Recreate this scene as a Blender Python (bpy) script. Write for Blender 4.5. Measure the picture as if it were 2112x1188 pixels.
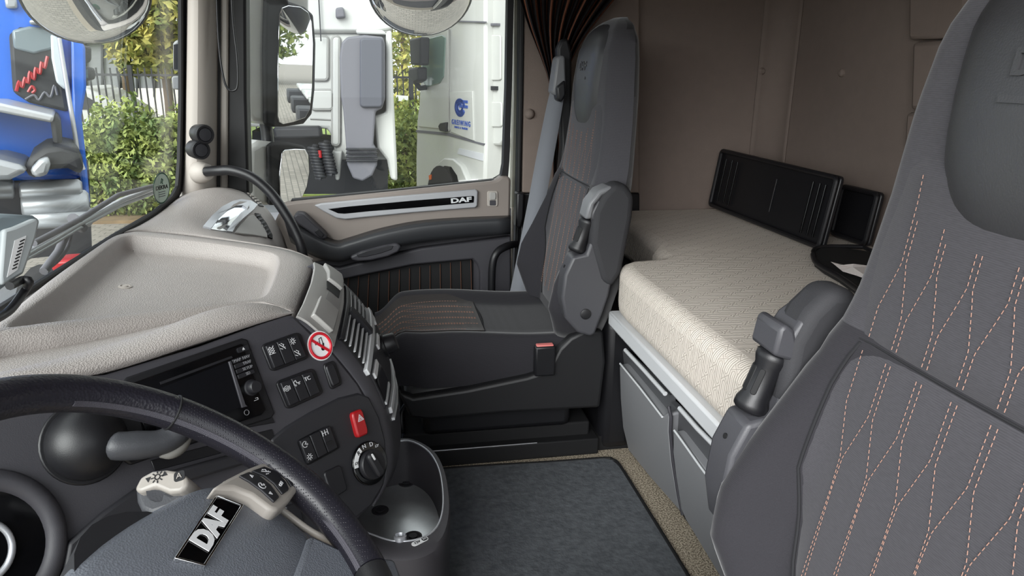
import bpy, bmesh, math, random
import numpy as np
from mathutils import Vector, Matrix
random.seed(7); rng = np.random.default_rng(7)
for o in list(bpy.data.objects): bpy.data.objects.remove(o)
SC = bpy.context.scene
COL = SC.collection

# ------------------------------------------------------------------ camera
# world: x = towards the rear of the cab, y = across to the passenger side, z = up from the cab floor (metres)
FPX = 1500.0; CX, CY = 1056.0, 594.0; CAMZ = 1.05
_Y = np.array([(776-CX)/FPX, (140-CY)/FPX, 1.0]); _Y /= np.linalg.norm(_Y)
_a = (1000-CX)/FPX
_D = np.array([_a, -(_Y[0]*_a+_Y[2])/_Y[1], 1.0]); _D /= np.linalg.norm(_D)
_Z = -_D; _X = np.cross(_Y, _Z)
MW = np.array([_X, _Y, _Z])            # world <- camera (right, down, forward)
CAM = np.array([0, 0, CAMZ])
cd = bpy.data.cameras.new('camera'); cam = bpy.data.objects.new('camera', cd); COL.objects.link(cam)
cd.sensor_width = 36; cd.lens = 36*FPX/2112; cd.clip_start = 0.02; cd.clip_end = 400
R = MW @ np.diag([1, -1, -1])
cam.matrix_world = Matrix([[*R[0], CAM[0]], [*R[1], CAM[1]], [*R[2], CAM[2]], [0, 0, 0, 1]])
SC.camera = cam

# ------------------------------------------------------------------ world, sun, exposure
W = bpy.data.worlds.new('overcast_sky'); SC.world = W; W.use_nodes = True
bg = W.node_tree.nodes['Background']; bg.inputs[0].default_value = (0.93, 0.97, 1.0, 1); bg.inputs[1].default_value = 1.38
sd = bpy.data.lights.new('sun', 'SUN'); sun = bpy.data.objects.new('sun', sd); COL.objects.link(sun)
sd.energy = 3.6; sd.angle = math.radians(45); sun.rotation_euler = Vector((0.50, 0.72, -0.42)).to_track_quat('-Z', 'Y').to_euler()
SC.view_settings.view_transform = 'Standard'; SC.view_settings.look = 'None'
SC.view_settings.gamma = 1; SC.view_settings.use_curve_mapping = False
SC.view_settings.exposure = 0.75
SC.cycles.caustics_reflective = False; SC.cycles.caustics_refractive = False

# ------------------------------------------------------------------ measuring helpers
def ray(px, py): return MW @ np.array([(px-CX)/FPX, (py-CY)/FPX, 1.0])
def P(px, py, x=None, y=None, z=None):
    r = ray(px, py)
    if x is not None: k = (x-CAM[0])/r[0]
    elif y is not None: k = (y-CAM[1])/r[1]
    else: k = (z-CAM[2])/r[2]
    return CAM+k*r
def Ps(pts, **k): return [P(a, b, **k) for a, b in pts]
def proj(Q):
    c = (np.asarray(Q)-CAM) @ MW
    return np.stack([CX+FPX*c[..., 0]/c[..., 2], CY+FPX*c[..., 1]/c[..., 2]], -1)
def nrm(v): v = np.asarray(v, float); return v/np.linalg.norm(v)
class Frame:
    """a flat local frame: U across, V up, N out of the face"""
    def __init__(s, O, U, V):
        s.O = np.asarray(O, float); s.U = nrm(U); V = np.asarray(V, float); s.V = nrm(V-s.U*(V@s.U)); s.N = np.cross(s.U, s.V)
    def p(s, u, v, w=0): return s.O+s.U*u+s.V*v+s.N*w
    def px(s, a, b, w=0):
        r = ray(a, b); k = ((s.O+s.N*w-CAM)@s.N)/(r@s.N); q = CAM+k*r-s.O
        return np.array([q@s.U, q@s.V])
    def pxw(s, a, b, w=0): u = s.px(a, b, w); return s.p(u[0], u[1], w)
    def sub(s, u, v, w=0, rot=0):
        c, n = math.cos(rot), math.sin(rot)
        return Frame(s.p(u, v, w), s.U*c+s.V*n, s.V*c-s.U*n)

# ------------------------------------------------------------------ materials
def lin(c):
    return tuple(((v/255)/12.92 if v/255 <= 0.04045 else (((v/255)+0.055)/1.055)**2.4) for v in c)
MATS = {}
def mat(name, rgb, rough=0.5, metal=0.0, bump=0.0, scale=300, kind='noise', var=0.0, vscale=8, emit=None, spec=0.5, coat=0, stretch=None):
    if name in MATS: return MATS[name]
    m = bpy.data.materials.new(name); m.use_nodes = True; MATS[name] = m
    nt = m.node_tree; b = nt.nodes['Principled BSDF']; L = nt.links
    c = (*lin(rgb), 1)
    b.inputs['Base Color'].default_value = c; b.inputs['Roughness'].default_value = rough; b.inputs['Metallic'].default_value = metal
    b.inputs['Specular IOR Level'].default_value = spec
    if coat: b.inputs['Coat Weight'].default_value = coat
    tc = nt.nodes.new('ShaderNodeTexCoord')
    co = tc.outputs['Object']
    if stretch:
        mp = nt.nodes.new('ShaderNodeMapping'); mp.inputs['Scale'].default_value = stretch; L.new(co, mp.inputs['Vector']); co = mp.outputs[0]
    if var:
        n = nt.nodes.new('ShaderNodeTexNoise'); n.inputs['Scale'].default_value = vscale; n.inputs['Detail'].default_value = 6
        L.new(co, n.inputs['Vector'])
        r = nt.nodes.new('ShaderNodeMapRange'); r.inputs[1].default_value = 0.3; r.inputs[2].default_value = 0.7
        r.inputs[3].default_value = 1-var; r.inputs[4].default_value = 1+var; L.new(n.outputs[0], r.inputs[0])
        mx = nt.nodes.new('ShaderNodeVectorMath'); mx.operation = 'SCALE'; mx.inputs[0].default_value = c[:3]
        L.new(r.outputs[0], mx.inputs['Scale']); L.new(mx.outputs[0], b.inputs['Base Color'])
    if bump:
        if kind == 'voronoi':
            n = nt.nodes.new('ShaderNodeTexVoronoi'); n.inputs['Scale'].default_value = scale; out = n.outputs['Distance']
        elif kind == 'wave':
            n = nt.nodes.new('ShaderNodeTexWave'); n.inputs['Scale'].default_value = scale; n.inputs['Distortion'].default_value = 1; n.bands_direction = 'Z'; out = n.outputs['Fac']
        else:
            n = nt.nodes.new('ShaderNodeTexNoise'); n.inputs['Scale'].default_value = scale; n.inputs['Detail'].default_value = 4; out = n.outputs[0]
        L.new(co, n.inputs['Vector'])
        bp = nt.nodes.new('ShaderNodeBump'); bp.inputs['Strength'].default_value = bump; bp.inputs['Distance'].default_value = 0.002
        L.new(out, bp.inputs['Height']); L.new(bp.outputs[0], b.inputs['Normal'])
    return m
def glass_mat(name, tint=(1, 1, 1), refl=1.0):
    m = bpy.data.materials.new(name); m.use_nodes = True; nt = m.node_tree; nt.nodes.clear(); L = nt.links
    o = nt.nodes.new('ShaderNodeOutputMaterial'); mx = nt.nodes.new('ShaderNodeMixShader')
    t = nt.nodes.new('ShaderNodeBsdfTransparent'); t.inputs[0].default_value = (*tint, 1)
    g = nt.nodes.new('ShaderNodeBsdfGlossy'); g.inputs['Roughness'].default_value = 0.0
    f = nt.nodes.new('ShaderNodeLayerWeight'); f.inputs[0].default_value = 0.5
    e = nt.nodes.new('ShaderNodeMath'); e.operation = 'POWER'; e.inputs[1].default_value = 5; L.new(f.outputs['Facing'], e.inputs[0])
    k = nt.nodes.new('ShaderNodeMath'); k.operation = 'MULTIPLY_ADD'; k.inputs[1].default_value = 0.9*refl; k.inputs[2].default_value = 0.03*refl
    L.new(e.outputs[0], k.inputs[0]); L.new(k.outputs[0], mx.inputs[0]); L.new(t.outputs[0], mx.inputs[1]); L.new(g.outputs[0], mx.inputs[2])
    L.new(mx.outputs[0], o.inputs[0]); MATS[name] = m
    return m

M_BEIGE = mat('beige_grained_plastic', (166, 159, 155), 0.5, bump=0.35, scale=420, kind='voronoi', var=0.02, vscale=40)
M_BEIGE_S = mat('beige_smooth_plastic', (176, 169, 162), 0.55, bump=0.12, scale=700)
M_WALL = mat('beige_wall_lining', (130, 117, 109), 0.85, bump=0.25, scale=500, var=0.03, vscale=30)
M_FASCIA = mat('charcoal_fascia_plastic', (62, 61, 66), 0.52, bump=0.12, scale=900)
M_FASCIA_D = mat('dark_fascia_plastic', (40, 40, 44), 0.5, bump=0.1, scale=900)
M_GREYFACE = mat('grey_dash_plastic', (168, 166, 163), 0.5, bump=0.2, scale=800)
M_BLACK = mat('black_plastic', (24, 24, 27), 0.42, bump=0.08, scale=900)
M_MATTBLACK = mat('matt_black', (16, 16, 18), 0.7)
M_GLOSSBLACK = mat('gloss_black', (9, 9, 11), 0.08)
M_SCREEN = mat('screen_glass_dark', (13, 14, 18), 0.22)
M_THREAD = mat('leather_thread_grey', (72, 70, 78), 0.6)
M_SWITCH = mat('switch_black', (30, 30, 34), 0.45)
M_ICON = mat('printed_icon_white', (205, 205, 208), 0.6)
M_ICON_DIM = mat('printed_icon_grey', (120, 120, 124), 0.6)
M_RED = mat('hazard_red', (158, 24, 29), 0.35)
M_STICKRED = mat('sticker_red', (196, 30, 45), 0.4)
M_STICKWHITE = mat('sticker_white', (235, 235, 236), 0.4)
M_SILVER = mat('satin_silver', (196, 198, 203), 0.32, metal=0.55)
M_CHROME = mat('polished_chrome', (225, 227, 230), 0.08, metal=1.0)
M_SILVERPLASTIC = mat('silver_plastic', (212, 214, 216), 0.35, metal=0.0, bump=0.06, scale=900)
M_LEATHER = mat('black_leather', (31, 30, 37), 0.36, bump=0.6, scale=260, kind='voronoi')
M_LEATHER_S = mat('smooth_black_leather', (35, 34, 42), 0.38, bump=0.25, scale=330, kind='voronoi')
M_PADGREY = mat('airbag_pad_plastic', (112, 116, 124), 0.42, bump=0.25, scale=520, kind='voronoi')
M_STALK = mat('taupe_plastic', (158, 152, 145), 0.35)
M_STALKGREY = mat('stalk_grey', (62, 63, 67), 0.45, bump=0.15, scale=500)
M_CARPET = None
M_RUBBER = mat('black_rubber', (20, 20, 22), 0.6)
M_BELT = mat('belt_webbing', (136, 139, 146), 0.6, bump=0.5, scale=120, kind='wave', stretch=(1, 1, 10))
M_ORANGE = mat('orange_thread', (146, 112, 98), 0.8)
M_ORANGE_D = mat('brown_orange_thread', (92, 62, 48), 0.8)
M_WHITEPAINT = mat('white_truck_paint', (186, 187, 183), 0.35, var=0.02, vscale=2, coat=0.3)
M_CREAMPAINT = mat('cream_door_paint', (205, 200, 186), 0.4)
M_BLUEPAINT = mat('blue_truck_paint', (24, 98, 200), 0.3, coat=0.4)
M_TRUCKGREY = mat('truck_grey_plastic', (98, 98, 104), 0.6)
M_TRUCKDARK = mat('truck_dark_plastic', (38, 39, 42), 0.6)
M_ALU = mat('checker_aluminium', (190, 192, 194), 0.4, metal=0.6, bump=0.3, scale=40, kind='voronoi')
M_TANK = mat('silver_tank_metal', (165, 168, 170), 0.35, metal=0.5)
M_TYRE = mat('tyre_rubber', (34, 34, 35), 0.85)
M_MIRROR = mat('mirror_glass', (235, 238, 240), 0.01, metal=1.0)
M_LOGOBLUE = mat('logo_blue', (52, 82, 160), 0.5)
M_GLASS = glass_mat('window_glass', (0.885, 0.90, 0.89), 0.5)
M_TRUCKGLASS = mat('truck_window_dark', (104, 126, 116), 0.05)
M_PAPER = mat('white_paper', (226, 218, 214), 0.8)
M_BIN = mat('console_grey', (66, 64, 68), 0.55, bump=0.1, scale=800)
M_BINFLOOR = mat('scuffed_metal_floor', (228, 230, 232), 0.3, metal=0.75, var=0.08, vscale=30)
M_MESH = mat('taupe_grey_drawer', (140, 141, 144), 0.5, bump=0.08, scale=900)

def fabric(name, rgb, dark=0.7, scale=900, rough=0.9, lines=(0.0, 0.0, 1.0)):
    m = bpy.data.materials.new(name); m.use_nodes = True; MATS[name] = m; nt = m.node_tree; L = nt.links; b = nt.nodes['Principled BSDF']
    b.inputs['Roughness'].default_value = rough; b.inputs['Specular IOR Level'].default_value = 0.2
    b.inputs['Sheen Weight'].default_value = 0.25; b.inputs['Sheen Roughness'].default_value = 0.4
    tc = nt.nodes.new('ShaderNodeTexCoord')
    mp = nt.nodes.new('ShaderNodeMapping'); mp.inputs['Scale'].default_value = (1, 0.12, 1); L.new(tc.outputs['Object'], mp.inputs[0])
    n = nt.nodes.new('ShaderNodeTexNoise'); n.inputs['Scale'].default_value = scale; n.inputs['Detail'].default_value = 3; L.new(mp.outputs[0], n.inputs['Vector'])
    w = nt.nodes.new('ShaderNodeTexWave'); w.bands_direction = 'Z'; w.inputs['Scale'].default_value = 150; w.inputs['Distortion'].default_value = 0.4; L.new(tc.outputs['Object'], w.inputs['Vector'])
    a = nt.nodes.new('ShaderNodeMath'); a.operation = 'MULTIPLY_ADD'; a.inputs[1].default_value = 0.35; L.new(w.outputs['Fac'], a.inputs[0]); L.new(n.outputs[0], a.inputs[2])
    r = nt.nodes.new('ShaderNodeMapRange'); r.inputs[1].default_value = 0.4; r.inputs[2].default_value = 0.95; L.new(a.outputs[0], r.inputs[0])
    mx = nt.nodes.new('ShaderNodeMix'); mx.data_type = 'RGBA'; c = lin(rgb)
    mx.inputs[6].default_value = (*[v*dark for v in c], 1); mx.inputs[7].default_value = (*c, 1); L.new(r.outputs[0], mx.inputs[0]); L.new(mx.outputs[2], b.inputs['Base Color'])
    bp = nt.nodes.new('ShaderNodeBump'); bp.inputs['Strength'].default_value = 0.2; bp.inputs['Distance'].default_value = 0.0006; L.new(a.outputs[0], bp.inputs['Height']); L.new(bp.outputs[0], b.inputs['Normal'])
    return m
M_SEAT = fabric('grey_seat_weave', (74, 73, 77), 0.75)
M_SEATSIDE = fabric('charcoal_bolster_cloth', (49, 48, 52), 0.8)
M_SEATINS = fabric('dark_insert_cloth', (62, 58, 57), 0.7)
M_HEADPAD = mat('headrest_leatherette', (58, 58, 60), 0.40, bump=0.12, scale=500, var=0.05, vscale=12)
M_ARMPAD = mat('armrest_pad_cloth', (48, 48, 51), 0.75, bump=0.3, scale=900)
M_PLGREY = mat('seat_grey_plastic', (70, 70, 74), 0.45, bump=0.12, scale=700)
M_PLDARK = mat('seat_dark_plastic', (28, 28, 30), 0.5, bump=0.12, scale=700)
M_PLLIGHT = mat('armrest_silver_grey', (120, 121, 124), 0.42)
M_SEAM = mat('seam_shadow_thread', (30, 30, 33), 0.9)

# ------------------------------------------------------------------ object helpers
def finish(me, smooth=40, recalc=True):
    if recalc:
        bm = bmesh.new(); bm.from_mesh(me); bmesh.ops.recalc_face_normals(bm, faces=bm.faces); bm.to_mesh(me); bm.free()
    if smooth is not None:
        me.shade_smooth(); me.set_sharp_from_angle(angle=math.radians(smooth))
def root_of(o):
    while o.parent: o = o.parent
    return o
def make(name, verts, faces, m, parent=None, bevel=0, seg=2, smooth=40, sub=0, solid=0, recalc=True, offset=-1):
    me = bpy.data.meshes.new(name)
    me.from_pydata([tuple(map(float, v)) for v in verts], [], [tuple(map(int, f)) for f in faces]); me.update()
    finish(me, smooth, recalc); me.materials.append(m)
    o = bpy.data.objects.new(name, me); COL.objects.link(o)
    if parent is not None:
        o.parent = parent
        if parent.type == 'EMPTY': o.location = -parent.location
    if solid:
        md = o.modifiers.new('solid', 'SOLIDIFY'); md.thickness = solid; md.offset = offset
    if bevel:
        md = o.modifiers.new('bevel', 'BEVEL'); md.width = bevel; md.segments = seg; md.limit_method = 'ANGLE'; md.angle_limit = math.radians(35)
    if sub:
        md = o.modifiers.new('sub', 'SUBSURF'); md.levels = sub; md.render_levels = sub
    return o
def tag(o, label, cat, group=None, kind=None):
    o['label'] = label; o['category'] = cat
    if group: o['group'] = group
    if kind: o['kind'] = kind
    return o
def struct(o, label=None, cat=None):
    o['kind'] = 'structure'
    if label: o['label'] = label
    if cat: o['category'] = cat
    return o
def thing(name, loc, label=None, cat=None, group=None):
    o = bpy.data.objects.new(name, None); COL.objects.link(o); o.location = Vector([float(v) for v in loc]); o.empty_display_size = 0.05
    if label: tag(o, label, cat, group)
    return o
class MB:
    """collects shapes that form one part"""
    def __init__(s): s.v = []; s.f = []
    def add(s, v, f):
        k = len(s.v); s.v += [np.asarray(q, float) for q in v]; s.f += [tuple(i+k for i in q) for q in f]; return s
    def prism(s, F, poly, w0, w1):
        n = len(poly)
        s.add([F.p(a, b, w0) for a, b in poly]+[F.p(a, b, w1) for a, b in poly],
              [tuple(range(n))[::-1], tuple(range(n, 2*n))]+[(i, (i+1) % n, n+(i+1) % n, n+i) for i in range(n)]); return s
    def box(s, F, u0, u1, v0, v1, w0, w1): return s.prism(F, [(u0, v0), (u1, v0), (u1, v1), (u0, v1)], w0, w1)
    def tube(s, pts, r, n=10, closed=False, cap=True, flat=None):
        v, f = tube_geo(pts, r, n, closed, cap, flat); return s.add(v, f)
    def stroke(s, F, pts, wd, w0, w1):
        for (a, b) in zip(pts[:-1], pts[1:]):
            a = np.array(a, float); b = np.array(b, float); d = b-a; l = np.linalg.norm(d)
            if l < 1e-9: continue
            d /= l; q = np.array([-d[1], d[0]])*wd/2; e = d*wd*0.4
            s.prism(F, [a-q-e, b-q+e, b+q+e, a+q-e], w0, w1)
        return s
    def build(s, name, m, parent=None, **k): return make(name, s.v, s.f, m, parent, **k)
def tube_geo(pts, r, n=10, closed=False, cap=True, flat=None):
    pts = [np.asarray(p, float) for p in pts]; N = len(pts)
    rr = r if hasattr(r, '__len__') else [r]*N
    T = []
    for i in range(N):
        a = pts[(i-1) % N] if (closed or i > 0) else pts[i]; b = pts[(i+1) % N] if (closed or i < N-1) else pts[i]
        T.append(nrm(b-a))
    ref = np.array([0, 0, 1.0]) if abs(T[0][2]) < 0.9 else np.array([1.0, 0, 0])
    u = nrm(np.cross(T[0], ref)); V = []; 
    for i in range(N):
        u = nrm(u-T[i]*(u@T[i])); w = np.cross(T[i], u)
        for k in range(n):
            a = 2*math.pi*k/n; V.append(pts[i]+rr[i]*(math.cos(a)*u+math.sin(a)*w*(flat or 1)))
    Fc = []
    for i in range(N if closed else N-1):
        j = (i+1) % N
        for k in range(n): Fc.append((i*n+k, i*n+(k+1) % n, j*n+(k+1) % n, j*n+k))
    if cap and not closed:
        Fc.append(tuple(range(n))[::-1]); Fc.append(tuple((N-1)*n+k for k in range(n)))
    return V, Fc
def cat(pts, n=6, closed=False):
    """Catmull-Rom through points"""
    p = [np.asarray(q, float) for q in pts]; N = len(p); out = []
    for i in range(N if closed else N-1):
        if closed: a, b, c, d = p[i-1], p[i], p[(i+1) % N], p[(i+2) % N]
        else: b, c = p[i], p[i+1]; a = p[i-1] if i > 0 else 2*b-c; d = p[i+2] if i+2 < N else 2*c-b
        for k in range(n):
            t = k/n; out.append(0.5*((2*b)+(c-a)*t+(2*a-5*b+4*c-d)*t*t+(3*b-a-3*c+d)*t**3))
    if not closed: out.append(p[-1])
    return out
def tube(name, pts, r, m, parent=None, n=10, closed=False, smooth=60, flat=None):
    v, f = tube_geo(pts, r, n, closed, True, flat); return make(name, v, f, m, parent, smooth=smooth)
def prism(name, F, poly, w0, w1, m, parent=None, bevel=0, **k):
    return MB().prism(F, poly, w0, w1).build(name, m, parent, bevel=bevel, **k)
def pxprism(name, F, pxs, w0, w1, m, parent=None, bevel=0, at=None, **k):
    a = w1 if at is None else at
    return prism(name, F, [F.px(x, y, a) for x, y in pxs], w0, w1, m, parent, bevel, **k)
def resample(pts, n):
    p = np.array(pts, float); d = np.r_[0, np.cumsum(np.linalg.norm(np.diff(p, axis=0), axis=1))]; t = np.linspace(0, d[-1], n)
    return np.stack([np.interp(t, d, p[:, i]) for i in range(p.shape[1])], 1)
def grid_geo(rows, closed_u=False):
    n = len(rows); m = len(rows[0]); V = [q for r in rows for q in r]; Fc = []
    for i in range(n-1):
        for j in range(m if closed_u else m-1):
            k = (j+1) % m; Fc.append((i*m+j, i*m+k, (i+1)*m+k, (i+1)*m+j))
    return V, Fc
def slab(name, rows, vec, m, parent=None, smooth=60, **k):
    """closed sheet: the grid rows, and the same grid moved by vec, joined round the edge"""
    rows = [list(r) for r in rows]; nr, mm = len(rows), len(rows[0]); A = [np.asarray(p, float) for r in rows for p in r]; B = [p+np.asarray(vec) for p in A]
    q = nr*mm; Fc = []
    for i in range(nr-1):
        for j in range(mm-1):
            a = i*mm+j; Fc += [(a, a+1, a+mm+1, a+mm), (q+a, q+a+mm, q+a+mm+1, q+a+1)]
    loop = [j for j in range(mm)]+[i*mm+mm-1 for i in range(1, nr)]+[(nr-1)*mm+j for j in range(mm-2, -1, -1)]+[i*mm for i in range(nr-2, 0, -1)]
    for a, b in zip(loop, loop[1:]+loop[:1]): Fc.append((a, b, q+b, q+a))
    return make(name, A+B, Fc, m, parent, smooth=smooth, **k)
def loft(name, rows, m, parent=None, solid=0, sub=0, smooth=50, closed_u=False, caps=False, **k):
    V, Fc = grid_geo(rows, closed_u); n = len(rows); mm = len(rows[0])
    if caps: Fc += [tuple(range(mm))[::-1], tuple((n-1)*mm+i for i in range(mm))]
    return make(name, V, Fc, m, parent, solid=solid, sub=sub, smooth=smooth, **k)
class Surf:
    """a grid surface that can be asked where a viewing ray meets it"""
    def __init__(s, rows, up=6, upr=None):
        g = np.array(rows, float); n, m, _ = g.shape
        a = np.linspace(0, n-1, (n-1)*(upr or up)+1); b = np.linspace(0, m-1, (m-1)*up+1)
        i = np.minimum(a.astype(int), n-2); j = np.minimum(b.astype(int), m-2); fa = (a-i)[:, None, None]; fb = (b-j)[None, :, None]
        G = g[np.ix_(i, j)]*(1-fa)*(1-fb)+g[np.ix_(i+1, j)]*fa*(1-fb)+g[np.ix_(i, j+1)]*(1-fa)*fb+g[np.ix_(i+1, j+1)]*fa*fb
        s.G = G; s.I = proj(G)
        du = np.gradient(G, axis=0); dv = np.gradient(G, axis=1); Nn = np.cross(du, dv); Nn /= np.linalg.norm(Nn, axis=2, keepdims=True)+1e-12
        fl = np.sign(((CAM-G)*Nn).sum(2))
        # one consistent side
        if np.median(fl) < 0: Nn = -Nn
        s.N = Nn
    def at(s, px, py):
        d = ((s.I-np.array([px, py]))**2).sum(2); k = np.unravel_index(np.argmin(d), d.shape); return s.G[k], s.N[k]
    def ring(s, pxs, off):
        return [p+n*off for p, n in (s.at(*q) for q in pxs)]
    def patch(s, name, pxs, o0, o1, m, parent=None, bevel=0, **k):
        n = len(pxs); return make(name, s.ring(pxs, o0)+s.ring(pxs, o1), [tuple(range(n))[::-1], tuple(range(n, 2*n))]+[(i, (i+1) % n, n+(i+1) % n, n+i) for i in range(n)], m, parent, bevel=bevel, **k)
    def line(s, name, pxs, r, off, m, parent=None): return tube(name, s.ring(pxs, off), r, m, parent, n=8)
def text_geo(body, size=1.0, extrude=0.02, bold=0.0, sx=1.0, spacing=1.0):
    c = bpy.data.curves.new('t', 'FONT'); c.body = body; c.size = size; c.extrude = extrude; c.offset = bold; c.align_x = 'CENTER'; c.align_y = 'CENTER'; c.space_character = spacing; c.resolution_u = 3
    o = bpy.data.objects.new('t', c); COL.objects.link(o)
    me = bpy.data.meshes.new_from_object(o.evaluated_get(bpy.context.evaluated_depsgraph_get()))
    v = [(p.co.x*sx, p.co.y, p.co.z) for p in me.vertices]; f = [tuple(p.vertices) for p in me.polygons]
    bpy.data.objects.remove(o); bpy.data.curves.remove(c); bpy.data.meshes.remove(me)
    return v, f
def text(name, body, F, size, m, parent=None, w=0.0006, bold=0.0, sx=1.0, spacing=1.0, thick=0.0004):
    v, f = text_geo(body, size, thick, bold*size, sx, spacing)
    return make(name, [F.p(a, b, w+c) for a, b, c in v], f, m, parent, smooth=None)
def rrect(u0, u1, v0, v1, r, n=4):
    out = []
    for cu, cv, a0 in ((u1-r, v1-r, 0), (u0+r, v1-r, 90), (u0+r, v0+r, 180), (u1-r, v0+r, 270)):
        for k in range(n+1):
            a = math.radians(a0+90*k/n); out.append((cu+r*math.cos(a), cv+r*math.sin(a)))
    return out
def disc(r, n=24, cu=0, cv=0, ry=None): return [(cu+r*math.cos(2*math.pi*k/n), cv+(ry or r)*math.sin(2*math.pi*k/n)) for k in range(n)]
def smooth01(a, b, x): t = np.clip((x-a)/(b-a), 0, 1); return t*t*(3-2*t)
def lathe_geo(O, A, prof, n=24):
    """prof: (radius, height along A)"""
    A = nrm(A); u = nrm(np.cross(A, [0.3, 0.2, 1.0])); w = np.cross(A, u); V = []; Fc = []
    for r, h in prof:
        for k in range(n):
            a = 2*math.pi*k/n; V.append(np.asarray(O)+A*h+r*(u*math.cos(a)+w*math.sin(a)))
    for i in range(len(prof)-1):
        for k in range(n): Fc.append((i*n+k, i*n+(k+1) % n, (i+1)*n+(k+1) % n, (i+1)*n+k))
    Fc += [tuple(range(n))[::-1], tuple((len(prof)-1)*n+k for k in range(n))]
    return V, Fc
def lathe(name, O, A, prof, m, parent=None, n=24, smooth=40): v, f = lathe_geo(O, A, prof, n); return make(name, v, f, m, parent, smooth=smooth)
FX = lambda y: Frame((0, y, 0), (1, 0, 0), (0, 0, 1))          # a plane facing the driver's side (N = -y)

# ================================================================== THE CAB SHELL
AX = Frame((0, 0, 0), (1, 0, 0), (0, 1, 0))                     # plan view, N = up
M_FLOORCARPET = None
def carpet_mat(name, a, b, scale):
    m = bpy.data.materials.new(name); m.use_nodes = True; nt = m.node_tree; L = nt.links; B = nt.nodes['Principled BSDF']; B.inputs['Roughness'].default_value = 0.95; B.inputs['Specular IOR Level'].default_value = 0.1
    tc = nt.nodes.new('ShaderNodeTexCoord'); v = nt.nodes.new('ShaderNodeTexNoise'); v.inputs['Scale'].default_value = scale; v.inputs['Detail'].default_value = 2; L.new(tc.outputs['Object'], v.inputs['Vector'])
    r = nt.nodes.new('ShaderNodeValToRGB'); r.color_ramp.elements[0].position = 0.42; r.color_ramp.elements[1].position = 0.56
    r.color_ramp.elements[0].color = (*lin(a), 1); r.color_ramp.elements[1].color = (*lin(b), 1); L.new(v.outputs[0], r.inputs[0]); L.new(r.outputs[0], B.inputs['Base Color'])
    bp = nt.nodes.new('ShaderNodeBump'); bp.inputs['Strength'].default_value = 0.9; bp.inputs['Distance'].default_value = 0.003; L.new(v.outputs[0], bp.inputs['Height']); L.new(bp.outputs[0], B.inputs['Normal'])
    return m
M_FLOORCARPET = carpet_mat('beige_loop_carpet', (120, 110, 96), (196, 184, 164), 260)
M_MAT = mat('charcoal_pile_mat', (92, 95, 99), 0.95, bump=1.0, scale=120, var=0.22, vscale=60, spec=0.1)

struct(MB().box(AX, -0.75, 1.42, 0.06, 2.46, -0.05, 0.0).build('floor', M_FLOORCARPET), 'beige loop-pile carpet on the cab floor', 'floor')
RX = Frame((1.38, 0, 0), (0, -1, 0), (0, 0, 1))                 # rear wall, N = -x
wr = struct(MB().box(RX, -2.46, -0.04, 0.0, 1.86, -0.04, 0).build('wall_rear', M_WALL), 'beige padded lining of the cab rear wall', 'wall')
pxprism('panel', RX, [(1874, -60), (1990, -60), (1990, 78), (1876, 82), (1873, 76)], -0.01, 0.03, M_WALL, wr, bevel=0.008)
pxprism('panel', RX, [(1880, 86), (1990, 80), (1990, 226), (1876, 228)], -0.01, 0.03, M_WALL, wr, bevel=0.012)
pxprism('panel', RX, [(1868, 232), (1990, 230), (1990, 330), (1862, 330)], -0.01, 0.02, M_WALL, wr, bevel=0.01)
q = P(1738, 150, x=1.38); lathe('snap_button', q, (-1, 0, 0), [(0.012, 0), (0.012, 0.006), (0.006, 0.011)], M_WALL, wr, n=16)
F42 = FX(2.42)
wp = struct(MB().box(F42, 0.60, 1.38, 0.0, 1.86, -0.04, 0).build('wall_right', M_WALL), 'beige lining of the side wall beyond the bunk', 'wall')
q = P(1570, 147, y=2.42); lathe('snap_button', q, (0, -1, 0), [(0.013, 0), (0.013, 0.006), (0.007, 0.013)], M_WALL, wp, n=16)
# rounded inside corner
loft('corner_cove', [[(1.38-0.09*(1-math.sin(a)), 2.42-0.09*(1-math.cos(a)), z) for a in np.linspace(0, math.pi/2, 9)] for z in (0.5, 1.86)], M_WALL, wp, solid=0.004)
struct(MB().box(Frame((0, 0.10, 0), (1, 0, 0), (0, 0, 1)), 0.62, 1.38, 0, 1.86, 0, 0.04).build('wall_left', M_WALL), 'beige lining beside the bunk on the driver side', 'wall')
struct(MB().box(Frame((0, 0.10, 0), (1, 0, 0), (0, 0, 1)), -0.62, 0.62, 1.48, 1.86, 0, 0.04).build('trim_6', M_WALL), 'beige header above the open driver door', 'wall')
struct(MB().box(AX, -0.62, 1.42, 0.06, 2.46, 1.86, 1.90).build('ceiling', M_WALL), 'beige lining of the cab roof', 'ceiling')
struct(MB().box(Frame((-0.50, 0, 0), (0, 1, 0), (0, 0, 1)), 0.06, 2.42, 1.40, 1.86, -0.10, 0).build('wall_front', M_WALL), 'beige header above the windscreen', 'wall')
struct(MB().box(Frame((-0.62, 0, 0), (0, 1, 0), (0, 0, 1)), 0.06, 2.42, -0.05, 0.60, -0.04, 0).build('trim_1', M_MATTBLACK), 'dark firewall behind the dashboard', 'wall')
struct(MB().box(F42, -0.60, 0.60, 1.40, 1.86, -0.04, 0.03).build('trim_2', M_WALL), 'beige panel above the passenger door', 'wall')

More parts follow.
